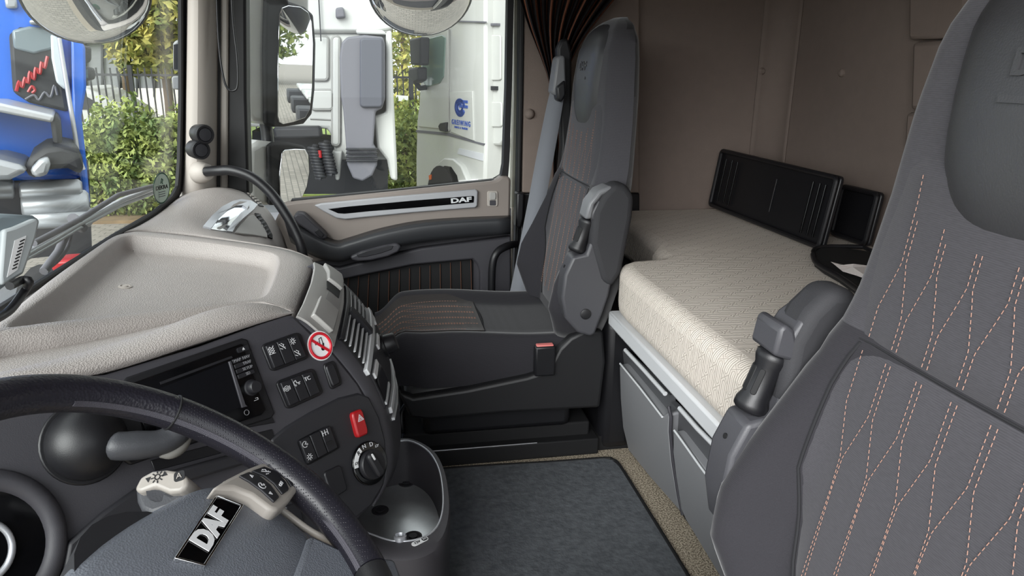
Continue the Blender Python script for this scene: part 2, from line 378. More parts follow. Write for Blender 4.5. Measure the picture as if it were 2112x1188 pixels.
# pillar behind the door (with black lower cover)
tp = struct(thing('trim_3', (0.52, 2.41, 0)), 'beige pillar panel between door and bunk', 'pillar')
pxprism('pillar_panel', FX(2.41), [(1084, -260), (1320, -260), (1320, 398), (1077, 398)], -0.05, 0.015, M_WALL, tp, bevel=0.006)
pxprism('pillar_cover', FX(2.41), [(1075, 398), (1320, 398), (1320, 900), (1060, 900)], -0.05, 0.012, M_BLACK, tp, bevel=0.006)
pxprism('hinge_box', FX(2.41), [(1066, 398), (1082, 398), (1080, 450), (1075, 470), (1064, 470)], 0, 0.05, M_BLACK, tp, bevel=0.006)
lathe('snap_button', P(1092, 235, y=2.395), (0, -1, 0), [(0.017, 0), (0.017, 0.004), (0.010, 0.014), (0.004, 0.016)], M_WALL, tp, n=18)
tf = struct(thing('trim_4', (0.43, 2.43, 0)), 'cream door frame edge with black rubber seals', 'trim')
pxprism('door_seal', FX(2.41), [(1074, -260), (1086, -260), (1080, 200), (1074, 398), (1064, 700), (1056, 700), (1066, 398), (1070, 200)], -0.05, 0.02, M_RUBBER, tf, bevel=0.005)
pxprism('frame_edge', FX(2.43), [(1060, -260), (1076, -260), (1071, 200), (1067, 398), (1060, 700), (1050, 700), (1056, 398), (1060, 200)], -0.05, 0.0, M_CREAMPAINT, tf, bevel=0.003)

# windscreen pillar
ta = struct(thing('trim_5', (-0.5, 2.3, 0.68)), 'beige windscreen pillar trim beside the passenger window', 'pillar')
FA = FX(2.30)
rows = []
for (l, r_, py) in ((385, 443, -260), (384, 443, 0), (382, 443, 180), (380, 442, 320), (377, 441, 380), (366, 442, 415), (345, 446, 440), (335, 450, 470)):
    a = P(l, py, y=2.30); b = P(r_, py, y=2.34); mid = (a+b)/2+np.array([0, -0.035, 0]); c = a*0.25+b*0.75+np.array([0, -0.028, 0]); d0 = a*0.75+b*0.25+np.array([0, -0.022, 0])
    rows.append([a+np.array([-0.01, 0.12, 0]), a, d0, mid, c, b, b+np.array([0.0, 0.10, 0])])
loft('pillar_trim', rows, M_BEIGE_S, ta, sub=1, solid=0.004)
pxprism('pillar_groove', FX(2.37), [(436, -260), (462, -260), (459, 200), (456, 420), (436, 420)], -0.06, 0.0, M_RUBBER, ta, bevel=0.003)
pxprism('pillar_strip', FX(2.38), [(456, -260), (472, -260), (470, 200), (469, 420), (453, 420)], -0.05, 0.012, M_STALK, ta, bevel=0.006)
pxprism('door_seal', FX(2.40), [(468, -260), (506, -260), (508, 200), (514, 405), (466, 430)], -0.06, 0.02, M_RUBBER, ta, bevel=0.008)

# windscreen
WS = Frame((-0.598, 1.2, 0.60), (0, 1, 0), (0.066, 0, 0.55))
w1 = struct(thing('window_1', (-0.6, 1.2, 0.6)), 'clear windscreen with black printed edge', 'window')
MB().box(WS, -1.15, 1.12, -0.06, 0.86, -0.012, -0.006).build('pane', M_GLASS, w1)
pxprism('edge_band', WS, [(375, -260), (387, -260), (385, 200), (381, 330), (378, 392), (368, 412), (330, 446), (250, 492), (0, 650), (-200, 790), (-200, 770), (0, 636), (245, 481), (322, 436), (358, 405), (369, 385), (373, 330), (376, 200)], -0.010, 0.002, M_RUBBER, w1, bevel=0.003)

# ================================================================== PASSENGER DOOR
d1 = struct(thing('door_1', (0, 2.36, 0)), 'passenger door with beige upper panel, silver trim and dark pocket', 'door')
FU = FX(2.37)
pxprism('upper_panel', FU, [(560, 470), (585, 420), (610, 416), (800, 397), (1015, 374), (1026, 371), (1034, 364), (1050, 364), (1054, 372), (1052, 460), (560, 560)], -0.05, 0.0, mat('shaded_beige_door_panel', (136, 127, 121), 0.55, bump=0.12, scale=700), d1, bevel=0.008)  # beige panel; the shade on the door is put into this darker base colour
tr = pxprism('trim_strip', FU, [(648, 424), (662, 420), (820, 405), (980, 391), (986, 394), (985, 425), (980, 429), (850, 439), (740, 450), (712, 453), (693, 450), (670, 438)], -0.01, 0.012, mat('brushed_trim_grey', (168, 169, 173), 0.4), d1, bevel=0.004)
ins = pxprism('inlay', FU, [(676, 431), (720, 426), (850, 414), (976, 404), (978, 406), (977, 418), (850, 429), (760, 436), (710, 441), (697, 440)], 0.008, 0.0135, M_GLOSSBLACK, d1, bevel=0.001)
u = FU.px(951, 413, 0.0135)
Fd = Frame(FU.p(u[0], u[1], 0.0135), FU.pxw(975, 411, 0.0135)-FU.pxw(928, 415, 0.0135), (0, 0, 1))
text('lettering', 'DAF', Fd, 0.021, M_SILVERPLASTIC, ins, w=0.0006, bold=0.04, sx=1.75)
lk = pxprism('lock_tab', FU, rrect(1005, 1027, 394, 426, 4), -0.01, 0.004, M_BEIGE_S, d1, bevel=0.002)
pxprism('tab_button', FU, rrect(1010, 1023, 397, 412, 3), 0, 0.008, M_GREYFACE, lk, bevel=0.002)
pxprism('tab_slot', FU, rrect(1010, 1023, 413, 424, 2), 0, 0.005, M_FASCIA, lk, bevel=0.001)
# arm rest ledge: swept profile along the door
ar_top = [(586, 440), (640, 470), (690, 494), (720, 489), (780, 471), (860, 455), (950, 448), (1052, 444)]
ar_edge = [(586, 452), (640, 484), (690, 506), (720, 501), (780, 483), (860, 466), (950, 457), (1052, 452)]
ar_bot = [(600, 500), (650, 530), (700, 540), (740, 528), (800, 513), (870, 500), (960, 490), (1052, 483)]
R0 = cat(Ps(ar_top, y=2.372), 4); R1 = cat(Ps(ar_edge, y=2.305), 4); R4 = cat(Ps(ar_bot, y=2.318), 4)
R2 = [a*0.85+b*0.15+np.array([0, -0.006, 0.0]) for a, b in zip(R1, R4)]; R3 = [a*0.3+b*0.7+np.array([0, -0.006, 0]) for a, b in zip(R1, R4)]; Ri = [a*0.12+b*0.88+np.array([0, 0, 0.003]) for a, b in zip(R0, R1)]
R5 = [b+np.array([0, 0.06, -0.01]) for b in R4]
loft('armrest_ledge', [R0, Ri, R1, R2, R3, R4, R5], mat('door_ledge_plastic', (50, 51, 54), 0.42, bump=0.1, scale=800), d1, solid=0.004, smooth=60)
pod = [P(a, b, y=2.31) for a, b in [(604, 447), (612, 440), (626, 441), (668, 480), (676, 490), (668, 494), (655, 490), (615, 462)]]
FP = FX(2.31)
sp = prism('switch_pod', FP, [(p[0], p[2]) for p in pod], -0.05, 0.004, M_FASCIA, d1, bevel=0.006)
pxprism('window_switch', FP, [(648, 478), (656, 472), (668, 484), (665, 490), (657, 488)], 0, 0.009, M_SWITCH, sp, bevel=0.002)
# lower panel with a big opening for the pocket
FL = FX(2.345)
outer = [(585, 500), (640, 540), (705, 560), (800, 530), (900, 505), (1054, 486), (1054, 700), (950, 760), (760, 800), (660, 800), (600, 650)]
pxprism('lower_panel', FL, [(585, 430), (700, 440), (870, 430), (1054, 430), (1054, 900), (585, 900)], -0.06, -0.03, M_FASCIA, d1)
pk = pxprism('pocket_lining', FL, [(640, 590), (720, 572), (850, 545), (972, 532), (976, 540), (976, 720), (640, 760)], -0.04, -0.024, M_MATTBLACK, d1, bevel=0.004)
for i, px in enumerate(range(716, 976, 21)):
    t = (px-700)/275
    tube('seam_line', [P(px+3, 573-t*38, y=2.366), P(px-2+8*t, 640, y=2.366), P(px-6+12*t, 700, y=2.366)], 0.0016, M_ORANGE_D, pk, n=6)
    if i == 0: pass
ring_t = [(640, 560), (720, 556), (850, 528), (975, 514), (1054, 505)]
ring_b = [(640, 590), (720, 572), (850, 545), (964, 532), (975, 540)]
pxprism('pocket_surround', FL, [(600, 540), (700, 553), (800, 528), (870, 512), (1054, 488), (1054, 800), (992, 800), (990, 560), (984, 545), (975, 535), (850, 547), (720, 574), (640, 592)], -0.035, 0.0, M_FASCIA, d1, bevel=0.006)
ph = pxprism('pull_handle', FL, [(722, 530), (745, 519), (790, 507), (818, 502), (828, 508), (822, 520), (800, 530), (765, 538), (738, 540), (726, 537)], -0.01, 0.05, M_FASCIA, d1, bevel=0.014, seg=3)
pxprism('handle_cup', FL, [(735, 525), (760, 516), (800, 507), (812, 507), (808, 515), (785, 523), (755, 530), (738, 531)], 0.045, 0.0515, M_FASCIA_D, ph, bevel=0.002)
tube('grab_bar', cat([P(1062, 503, y=2.36), P(1045, 508, y=2.31), P(1026, 520, y=2.29), P(1016, 545, y=2.285), P(1014, 600, y=2.285), P(1016, 660, y=2.29)], 6), 0.0125, M_BLACK, d1, n=12)
# window opening: rubber frame + pane
w2 = struct(thing('window_2', (0, 2.41, 0.68)), 'clear passenger door window in black rubber', 'window')
MB().box(FX(2.415), -0.45, 0.47, 0.60, 1.42, -0.006, 0.0).build('pane', M_GLASS, w2)
pxprism('rubber_frame', FX(2.40), [(1046, -260), (1062, -260), (1060, 0), (1056, 180), (1051, 330), (1048, 366), (1035, 368), (1020, 372), (1015, 376), (1022, 372), (1034, 362), (1038, 340), (1044, 180), (1047, 0)], -0.03, 0.012, M_RUBBER, w2, bevel=0.003)
pxprism('sill_seal', FX(2.40), [(600, 412), (800, 393), (1020, 370), (1020, 377), (800, 400), (600, 420)], -0.02, 0.01, M_RUBBER, w2, bevel=0.002)

# ================================================================== DASHBOARD
dash = thing('dashboard', (-0.3, 1.2, 0.3), 'beige-topped truck dashboard with charcoal control panel facing the driver', 'dashboard')
# --- tray on top
def tz(x): return 0.69-0.055*(x+0.56)/0.41 if x > -0.56 else 0.69
TN = nrm([0.055, 0, 0.41]); TO = np.array([-0.56, 1.4, 0.69])
TF = Frame(TO, np.cross([0, 1.0, 0], TN), (0, 1, 0))
inner = [(22, 667), (120, 592), (195, 530), (238, 497), (262, 487), (300, 488), (420, 500), (520, 514), (562, 523), (575, 535), (571, 560), (556, 598), (540, 613), (505, 620), (400, 630), (250, 648), (100, 665), (45, 672)]
outer = [(-60, 700), (90, 580), (178, 518), (226, 487), (256, 478), (300, 475), (420, 487), (530, 501), (600, 514), (648, 534), (645, 560), (626, 604), (606, 640), (545, 626), (400, 643), (250, 662), (100, 680), (-60, 698)]
iu = [TF.px(*p) for p in inner]; ou = [TF.px(*p) for p in outer]
ic = np.mean(iu, axis=0)
def ringat(us, w): return [TF.p(a[0], a[1], w) for a in us]
iu = cat(iu, 4, True); ou = cat(ou, 4, True); ic = np.mean(iu, axis=0)
def inset(us, d):
    us = [np.array(u) for u in us]; N_ = len(us); out = []
    for k in range(N_):
        t_ = us[(k+2) % N_]-us[k-2]; nn = np.array([-t_[1], t_[0]]); nn = nn/(np.linalg.norm(nn)+1e-9)
        if nn @ (ic-us[k]) < 0: nn = -nn
        out.append(us[k]+nn*d)
    return out
rim = [o*0.5+i*0.5 for o, i in zip(ou, iu)]
rows = [ringat(inset(ou, -0.004), -0.16), ringat(inset(ou, -0.004), -0.03), ringat(ou, -0.012), ringat(inset(ou, 0.006), -0.002), ringat(rim, 0.001), ringat(inset(iu, -0.003), 0.001), ringat(inset(iu, 0.001), -0.001), ringat(inset(iu, 0.008), -0.020), ringat(inset(iu, 0.014), -0.030), ringat(inset(iu, 0.024), -0.034), ringat([u+(ic-u)*0.5 for u in iu], -0.0345)]
V, Fc = grid_geo(rows, True); n = len(iu)
c0 = len(V); V.append(TF.p(ic[0], ic[1], -0.0345))
for k in range(n): Fc.append(((len(rows)-1)*n+k, (len(rows)-1)*n+(k+1) % n, c0))
top = make('top_tray', V, Fc, M_BEIGE, dash, smooth=75)
for (a, b) in ((258, 591), (411, 532)):
    uu = TF.px(a, b, -0.034)
    s_ = lathe('screw_hole', TF.p(uu[0], uu[1], -0.0345), TF.N, [(0.012, 0), (0.012, 0.0015), (0.0085, 0.0022), (0.008, 0.0008)], M_BEIGE_S, top, n=18)
    lathe('screw', TF.p(uu[0], uu[1], -0.0338), TF.N, [(0.0065, 0), (0.0065, 0.0016), (0.002, 0.0022)], M_FASCIA, s_, n=12) if a == 411 else lathe('screw', TF.p(uu[0], uu[1], -0.0338), TF.N, [(0.005, 0), (0.005, 0.0018), (0.002, 0.0024)], M_BEIGE_S, s_, n=12)

# --- driver-facing control panel plane
hh = nrm([0.715, 0.699, 0]); hn = nrm([0.699, -0.715, 0]); dn = nrm(np.array([0, 0, -1.0])+0.4*hn)
PF = Frame(P(605, 650, z=0.655), hh, -dn)
fas = [(605, 648), (640, 682), (690, 728), (740, 790), (772, 850), (790, 905), (798, 950), (792, 1000), (770, 1040), (735, 1075), (716, 1120), (640, 1170), (400, 1260), (-500, 1400), (-500, 830), (0, 792), (220, 772), (420, 712), (540, 668), (590, 652)]
fascia = pxprism('control_panel', PF, fas, -0.12, 0.0, M_FASCIA, dash, bevel=0.006)
lowpan = pxprism('lower_control_panel', PF, [(560, 905), (590, 880), (640, 850), (700, 820), (740, 810), (762, 818), (783, 860), (795, 905), (799, 950), (792, 1000), (768, 1042), (735, 1070), (700, 1090), (620, 1100), (560, 1090)], -0.01, 0.004, M_FASCIA_D, dash, bevel=0.004)
# --- padded roll above the panel and the ledge behind it
rt = [(-150, 800), (0, 768), (110, 740), (225, 708), (330, 674), (420, 640), (480, 626), (530, 623), (570, 630), (604, 645)]
rb = [(-150, 850), (0, 795), (110, 785), (200, 776), (290, 752), (380, 722), (460, 696), (520, 675), (565, 660), (606, 646)]
T0 = [PF.pxw(a, b, -0.055) for a, b in rt]; B0 = [PF.pxw(a, b, 0.004) for a, b in rb]
thick = [1, 1, 1, 1, 1, 1, 0.95, 0.8, 0.5, 0.05]
Mi = []
for fr, off in ((0.10, 0.012), (0.35, 0.024), (0.70, 0.020)):
    Mi.append([a*(1-fr)+b*fr+(PF.N*0.9+np.array([0, 0, 0.15]))*off*t for a, b, t in zip(T0, B0, thick)])
Tb = [a-PF.N*0.05-np.array([0, 0, 0.04]) for a in T0]; Bb = [b-PF.N*0.06 for b in B0]
rows = [cat(r, 3) for r in (Tb, T0, *Mi, B0, Bb)]
loft('padded_roll', rows, M_BEIGE, dash, sub=1, smooth=70)
l0 = [(-150, 715), (0, 690), (100, 677), (250, 659), (400, 640), (470, 633), (530, 627), (604, 640)]
l1 = [(-150, 725), (0, 700), (100, 688), (250, 669), (400, 648), (455, 640), (500, 633), (604, 644)]
l2 = [(-150, 810), (0, 775), (110, 748), (225, 716), (330, 682), (400, 660), (470, 640), (604, 650)]
L0 = [TF.pxw(a, b, -0.014) for a, b in l0]; L1 = [TF.pxw(a, b, -0.028) for a, b in l1]; L2 = [PF.pxw(a, b, -0.060) for a, b in l2]
Lm = [a*0.5+b*0.5+np.array([-0.035, 0.035, -0.022]) for a, b in zip(L1, L2)]; L3 = [b+np.array([0.02, 0, -0.03]) for b in L2]
loft('recessed_ledge', [cat(r, 3) for r in (L0, L1, Lm, L2, L3)], M_BEIGE, dash, sub=1, solid=0.006)

# --- rear-facing barrel of the dash
near = [(606, 646), (640, 680), (690, 727), (740, 789), (773, 850), (791, 905), (799, 950), (794, 1000), (770, 1045)]
farp = [(645, 532), (695, 571), (740, 615), (770, 660), (790, 710), (808, 768), (822, 850), (823, 905), (815, 960)]
Nn = [PF.pxw(a, b, 0.0) for a, b in near]; Ff = [P(a, b, y=1.56) for a, b in farp]
Mm = [a*0.5+b*0.5+np.array([0.012, 0, 0.010]) for a, b in zip(Nn, Ff)]
Fb = [b+np.array([-0.04, 0.05, -0.03]) for b in Ff]
rows = [cat(r, 3) for r in (Nn, [a*0.8+b*0.2+np.array([0.008, 0, 0.006]) for a, b in zip(Nn, Ff)], Mm, [a*0.2+b*0.8+np.array([0.008, 0, 0.006]) for a, b in zip(Nn, Ff)], Ff, Fb, [b+np.array([-0.20, 0, -0.10]) for b in Fb])]
for r_ in rows:
    for j_, dz_ in ((0, 0.012), (1, 0.006), (2, 0.002)): r_[j_] = r_[j_]-np.array([0.0, 0, dz_])
loft('center_barrel', rows, M_FASCIA, dash, solid=0.005, smooth=60)
BS = Surf(rows[:5], 10, 60)
# everything on the barrel is laid out in its own coordinates: s runs across the cab, t down the curved face
def blerp(p, a, b): return (p[0][0]*(1-a)*(1-b)+p[1][0]*a*(1-b)+p[2][0]*a*b+p[3][0]*(1-a)*b, p[0][1]*(1-a)*(1-b)+p[1][1]*a*(1-b)+p[2][1]*a*b+p[3][1]*(1-a)*b)
def bst(s_, t_):
    i = int(np.clip(round(s_*(BS.G.shape[0]-1)), 0, BS.G.shape[0]-1)); x = np.clip(t_, 0, 1)*(BS.G.shape[1]-1); j = int(min(x, BS.G.shape[1]-2)); f_ = x-j
    return BS.G[i, j]*(1-f_)+BS.G[i, j+1]*f_, nrm(BS.N[i, j]*(1-f_)+BS.N[i, j+1]*f_)
def bquad(name, c4, o0, o1, m, parent, nu=8, nv=6, bevel=0, out=None):
    """c4: (s,t) of far-top, far-bottom, near-bottom, near-top"""
    A = []; B = []
    for a_ in np.linspace(0, 1, nu+1):
        ra = []; rb_ = []
        for b_ in np.linspace(0, 1, nv+1):
            p, n_ = bst(*blerp(c4, b_, a_)); ra.append(p+n_*o0); rb_.append(p+n_*o1)
        A.append(ra); B.append(rb_)
    mm = nv+1; q = (nu+1)*mm; V = [p for r in A for p in r]+[p for r in B for p in r]; Fc = []
    for i in range(nu):
        for j in range(nv): k = i*mm+j; Fc += [(k, k+mm, k+mm+1, k+1), (q+k, q+k+1, q+k+mm+1, q+k+mm)]
    loop = list(range(mm))+[i*mm+mm-1 for i in range(1, nu+1)]+[nu*mm+j for j in range(nv-1, -1, -1)]+[i*mm for i in range(nu-1, 0, -1)]
    for a_, b_ in zip(loop, loop[1:]+loop[:1]): Fc.append((a_, b_, q+b_, q+a_))
    return make(name, V, Fc, m, parent, bevel=bevel, smooth=45)
gb = bquad('grey_band', [(1.0, 0.0), (1.0, 0.135), (0.03, 0.235), (0.03, 0.0)], -0.004, 0.004, M_GREYFACE, dash, 14, 8, bevel=0.0015)
bquad('band_recess', [(0.97, 0.075), (0.97, 0.13), (0.12, 0.205), (0.12, 0.12)], 0.002, 0.0048, mat('grey_recess_plastic', (150, 148, 146), 0.55), gb, 12, 5)
ld = bquad('cup_holder_lid', [(0.98, 0.045), (0.98, 0.132), (0.62, 0.150), (0.62, 0.078)], 0.002, 0.013, M_GREYFACE, dash, bevel=0.002)
bquad('cup_holder_opening', [(0.62, 0.078), (0.62, 0.150), (0.50, 0.155), (0.50, 0.090)], 0.003, 0.0056, M_MATTBLACK, ld)
ld = bquad('cup_holder_lid', [(0.34, 0.075), (0.34, 0.175), (0.10, 0.195), (0.10, 0.085)], 0.002, 0.013, M_GREYFACE, dash, bevel=0.002)
# air vent: black box, two banks of silver slats, divider, silver bezel
vq = [(0.78, 0.180), (0.86, 0.300), (0.17, 0.372), (0.17, 0.250)]
vt = bquad('air_vent', vq, -0.002, 0.002, M_MATTBLACK, dash)
for i in range(5):
    a_ = 0.06+0.20*i
    for b0, b1 in ((0.03, 0.45), (0.55, 0.97)):
        c4 = [blerp(vq, a_, b0), blerp(vq, a_+0.034, b0), blerp(vq, a_+0.034, b1), blerp(vq, a_, b1)]
        bquad('vent_slat', c4, 0.001, 0.006, M_SILVERPLASTIC, vt, 4, 1)
bquad('vent_divider', [blerp(vq, 0, 0.46), blerp(vq, 1, 0.46), blerp(vq, 1, 0.54), blerp(vq, 0, 0.54)], 0.001, 0.012, M_FASCIA_D, vt, 2, 6)
bquad('vent_bezel', [(0.90, 0.298), (0.93, 0.325), (0.14, 0.395), (0.14, 0.372)], 0, 0.009, M_SILVERPLASTIC, vt, 10, 1, bevel=0.0015)
bquad('vent_frame', [(0.82, 0.160), (0.78, 0.180), (0.17, 0.250), (0.14, 0.235)], 0, 0.007, M_FASCIA_D, vt, 10, 1, bevel=0.0015)
# heater controls
hv = bquad('heater_panel', [(0.96, 0.355), (0.98, 0.555), (0.20, 0.560), (0.20, 0.400)], -0.002, 0.003, M_FASCIA_D, dash, 10, 6, bevel=0.002)
for c4 in ([(0.93, 0.343), (0.93, 0.362), (0.78, 0.372), (0.78, 0.352)], [(0.66, 0.380), (0.66, 0.402), (0.50, 0.412), (0.50, 0.388)], [(0.37, 0.405), (0.37, 0.428), (0.23, 0.436), (0.23, 0.412)]):
    bquad('heater_button', c4, 0, 0.007, M_STICKWHITE, hv, 4, 1, bevel=0.001)
bquad('heater_display', [(0.40, 0.436), (0.42, 0.520), (0.22, 0.530), (0.22, 0.445)], 0, 0.005, M_GLOSSBLACK, hv)
bquad('display_edge', [(0.42, 0.528), (0.42, 0.540), (0.22, 0.548), (0.22, 0.537)], 0, 0.006, M_SILVERPLASTIC, hv, 4, 1)
p0, n0 = bst(0.70, 0.455)
kn = lathe('heater_knob', p0, n0, [(0.026, 0), (0.026, 0.008), (0.022, 0.010), (0.020, 0.030), (0.017, 0.033)], M_BLACK, hv, n=22)
bquad('trim_blade', [(0.98, 0.568), (0.98, 0.590), (0.28, 0.612), (0.28, 0.585)], 0, 0.007, M_SILVERPLASTIC, dash, 10, 1, bevel=0.001)
bquad('trim_blade', [(0.92, 0.632), (0.92, 0.642), (0.30, 0.652), (0.30, 0.640)], 0, 0.006, M_SILVERPLASTIC, dash, 10, 1)

# --- passenger side lobe
def prof(pts, y): return cat(Ps(pts, y=y), 3)
pr0 = [TF.pxw(a, b, -0.012) for a, b in [(228, 487), (262, 478), (310, 476), (380, 482), (440, 489), (500, 497), (545, 504), (600, 515), (646, 533)]]
pr0 = cat(pr0, 3)
pr1 = prof([(262, 476), (300, 462), (340, 462), (395, 468), (445, 480), (500, 496), (545, 507), (590, 522), (640, 560)], 1.86)
pr2 = prof([(296, 458), (335, 438), (375, 432), (415, 442), (455, 462), (500, 485), (545, 510), (580, 540), (610, 590)], 2.03)
pr3 = prof([(325, 441), (358, 416), (400, 398), (445, 395), (490, 412), (528, 440), (556, 475), (580, 520), (600, 600)], 2.19)
pr4 = prof([(340, 432), (372, 404), (415, 390), (462, 386), (508, 399), (545, 424), (572, 462), (592, 510), (606, 600)], 2.31)
lrows = [pr0, pr1, pr2, pr3, pr4]
L2r = []
cols = list(zip(*lrows)); cols = [cat(c, 4) for c in cols]; lrows = list(zip(*cols))
loft('passenger_lobe', lrows, M_BEIGE, dash, solid=0.006, smooth=70)
LS = Surf(lrows, 12)
arc = [(418, 470), (436, 447), (458, 428), (480, 416), (497, 413), (516, 416), (528, 423)]
arc_in = [(430, 474), (448, 453), (466, 437), (484, 426), (497, 423), (510, 426), (518, 432)]
gl = LS.patch('chrome_surround', [(418, 470), (436, 447), (458, 428), (480, 416), (497, 413), (516, 416), (530, 424), (522, 434), (500, 452), (484, 470), (478, 481), (466, 479), (480, 458), (498, 440), (508, 431), (500, 425), (486, 426), (468, 436), (450, 453), (434, 474)], -0.002, 0.0045, M_SILVER, dash)
LS.patch('glossy_inlay', [(434, 474), (450, 453), (468, 436), (486, 426), (500, 425), (508, 431), (498, 440), (480, 458), (466, 479)], -0.002, 0.003, M_CHROME, gl, bevel=0.001)
LS.patch('dark_inlay', [(440, 473), (454, 455), (470, 445), (474, 458), (464, 474), (452, 476)], 0.002, 0.0036, M_GREYFACE, gl)
LS.patch('storage_lid', [(482, 482), (494, 465), (512, 447), (522, 445), (538, 462), (549, 484), (550, 492), (520, 487)], -0.002, 0.005, M_GREYFACE, dash, bevel=0.002)
gv = LS.patch('side_vent', [(524, 441), (532, 442), (548, 462), (560, 486), (560, 494), (552, 490), (538, 464)], -0.002, 0.004, M_MATTBLACK, dash)
for i in range(6):
    t = i/5
    LS.patch('vent_slat', [(527+22*t, 446+38*t), (534+20*t, 444+36*t), (535+20*t, 447+36*t), (528+22*t, 449+38*t)], 0.003, 0.007, M_FASCIA, gv)
dv = LS.patch('defroster_vent', [(507, 396), (516, 397), (532, 410), (543, 427), (534, 425), (520, 412)], -0.002, 0.003, M_FASCIA_D, dash)
for i in range(5):
    t = i/4
    LS.patch('vent_slat', [(509+20*t, 399+20*t), (516+20*t, 398+20*t), (518+20*t, 401+20*t), (511+20*t, 402+20*t)], 0.002, 0.005, M_BEIGE_S, dv)

# --- radio
rf = pxprism('radio_bezel', PF, [(252, 790), (262, 778), (500, 697), (512, 700), (568, 852), (560, 864), (430, 905), (270, 960), (240, 940)], -0.004, 0.003, M_BLACK, dash, bevel=0.003)
radio = pxprism('radio', PF, [(268, 792), (500, 708), (550, 845), (540, 856), (330, 925), (300, 900)], 0, 0.006, M_GLOSSBLACK, dash, bevel=0.002)
rs = pxprism('screen', PF, [(300, 812), (472, 746), (500, 838), (330, 905)], 0.004, 0.0075, M_SCREEN, radio)
pxprism('disc_slot', PF, [(330, 788), (478, 734), (480, 738), (332, 793)], 0.004, 0.0072, M_SWITCH, radio)
pxprism('screen_edge', PF, [(472, 746), (477, 744), (507, 834), (512, 838), (500, 841)], 0.004, 0.010, M_FASCIA, radio, bevel=0.001)
bq = [(479, 741), (512, 729), (527, 770), (493, 783)]
for i in range(4):
    v0, v1 = i/4+0.02, (i+1)/4-0.02
    q4 = [(bq[0][0]+(bq[3][0]-bq[0][0])*v0, bq[0][1]+(bq[3][1]-bq[0][1])*v0), (bq[1][0]+(bq[2][0]-bq[1][0])*v0, bq[1][1]+(bq[2][1]-bq[1][1])*v0), (bq[1][0]+(bq[2][0]-bq[1][0])*v1, bq[1][1]+(bq[2][1]-bq[1][1])*v1), (bq[0][0]+(bq[3][0]-bq[0][0])*v1, bq[0][1]+(bq[3][1]-bq[0][1])*v1)]
    bt = pxprism('radio_button', PF, q4, 0.004, 0.009, M_SWITCH, radio, bevel=0.0008)
    for word, fx in (((('MAP', 0.27), ('NAV', 0.8)), (('TRAF', 0.75),), (('SETUP', 0.68),), (('SD', 0.6),))[i]):
        cxp = (q4[0][0]*(1-fx)+q4[1][0]*fx+q4[3][0]*(1-fx)+q4[2][0]*fx)/2; cyp = (q4[0][1]*(1-fx)+q4[1][1]*fx+q4[3][1]*(1-fx)+q4[2][1]*fx)/2
        uv = PF.px(cxp, cyp, 0.009)
        text('button_text', word, PF.sub(uv[0], uv[1], 0.009), 0.0062, M_ICON_DIM, bt)
uv = PF.px(500, 720, 0.006); eb = prism('eject_button', PF.sub(*uv), rrect(-0.0095, 0.0095, -0.004, 0.004, 0.002), 0.004, 0.009, M_SWITCH, radio)
MB().prism(PF.sub(*uv), [(-0.002, -0.0005), (0.002, -0.0005), (0, 0.0022)], 0.009, 0.0095).box(PF.sub(*uv), -0.002, 0.002, -0.0018, -0.0011, 0.009, 0.0095).build('eject_symbol', M_ICON, eb)
uv = PF.px(521, 799, 0.01)
kn = lathe('radio_knob', PF.p(uv[0], uv[1], 0.004), PF.N, [(0.0125, 0), (0.0125, 0.004), (0.0105, 0.005), (0.0098, 0.016), (0.0085, 0.0175)], M_SWITCH, radio, n=22)
uv = PF.px(507, 851, 0.004)
MB().tube([PF.p(uv[0]+0.004*math.cos(a), uv[1]+0.004*math.sin(a), 0.0065) for a in np.linspace(0, 2*math.pi, 13)[:-1]], 0.0005, 5, True).build('power_symbol', M_ICON_DIM, radio)
uv = PF.px(530, 822, 0.009)
MB().stroke(PF.sub(*uv), [(-0.004, -0.002), (0.003, -0.002), (0.003, 0.001), (-0.001, 0.001)], 0.0006, 0.0065, 0.007).build('back_symbol', M_ICON, radio)

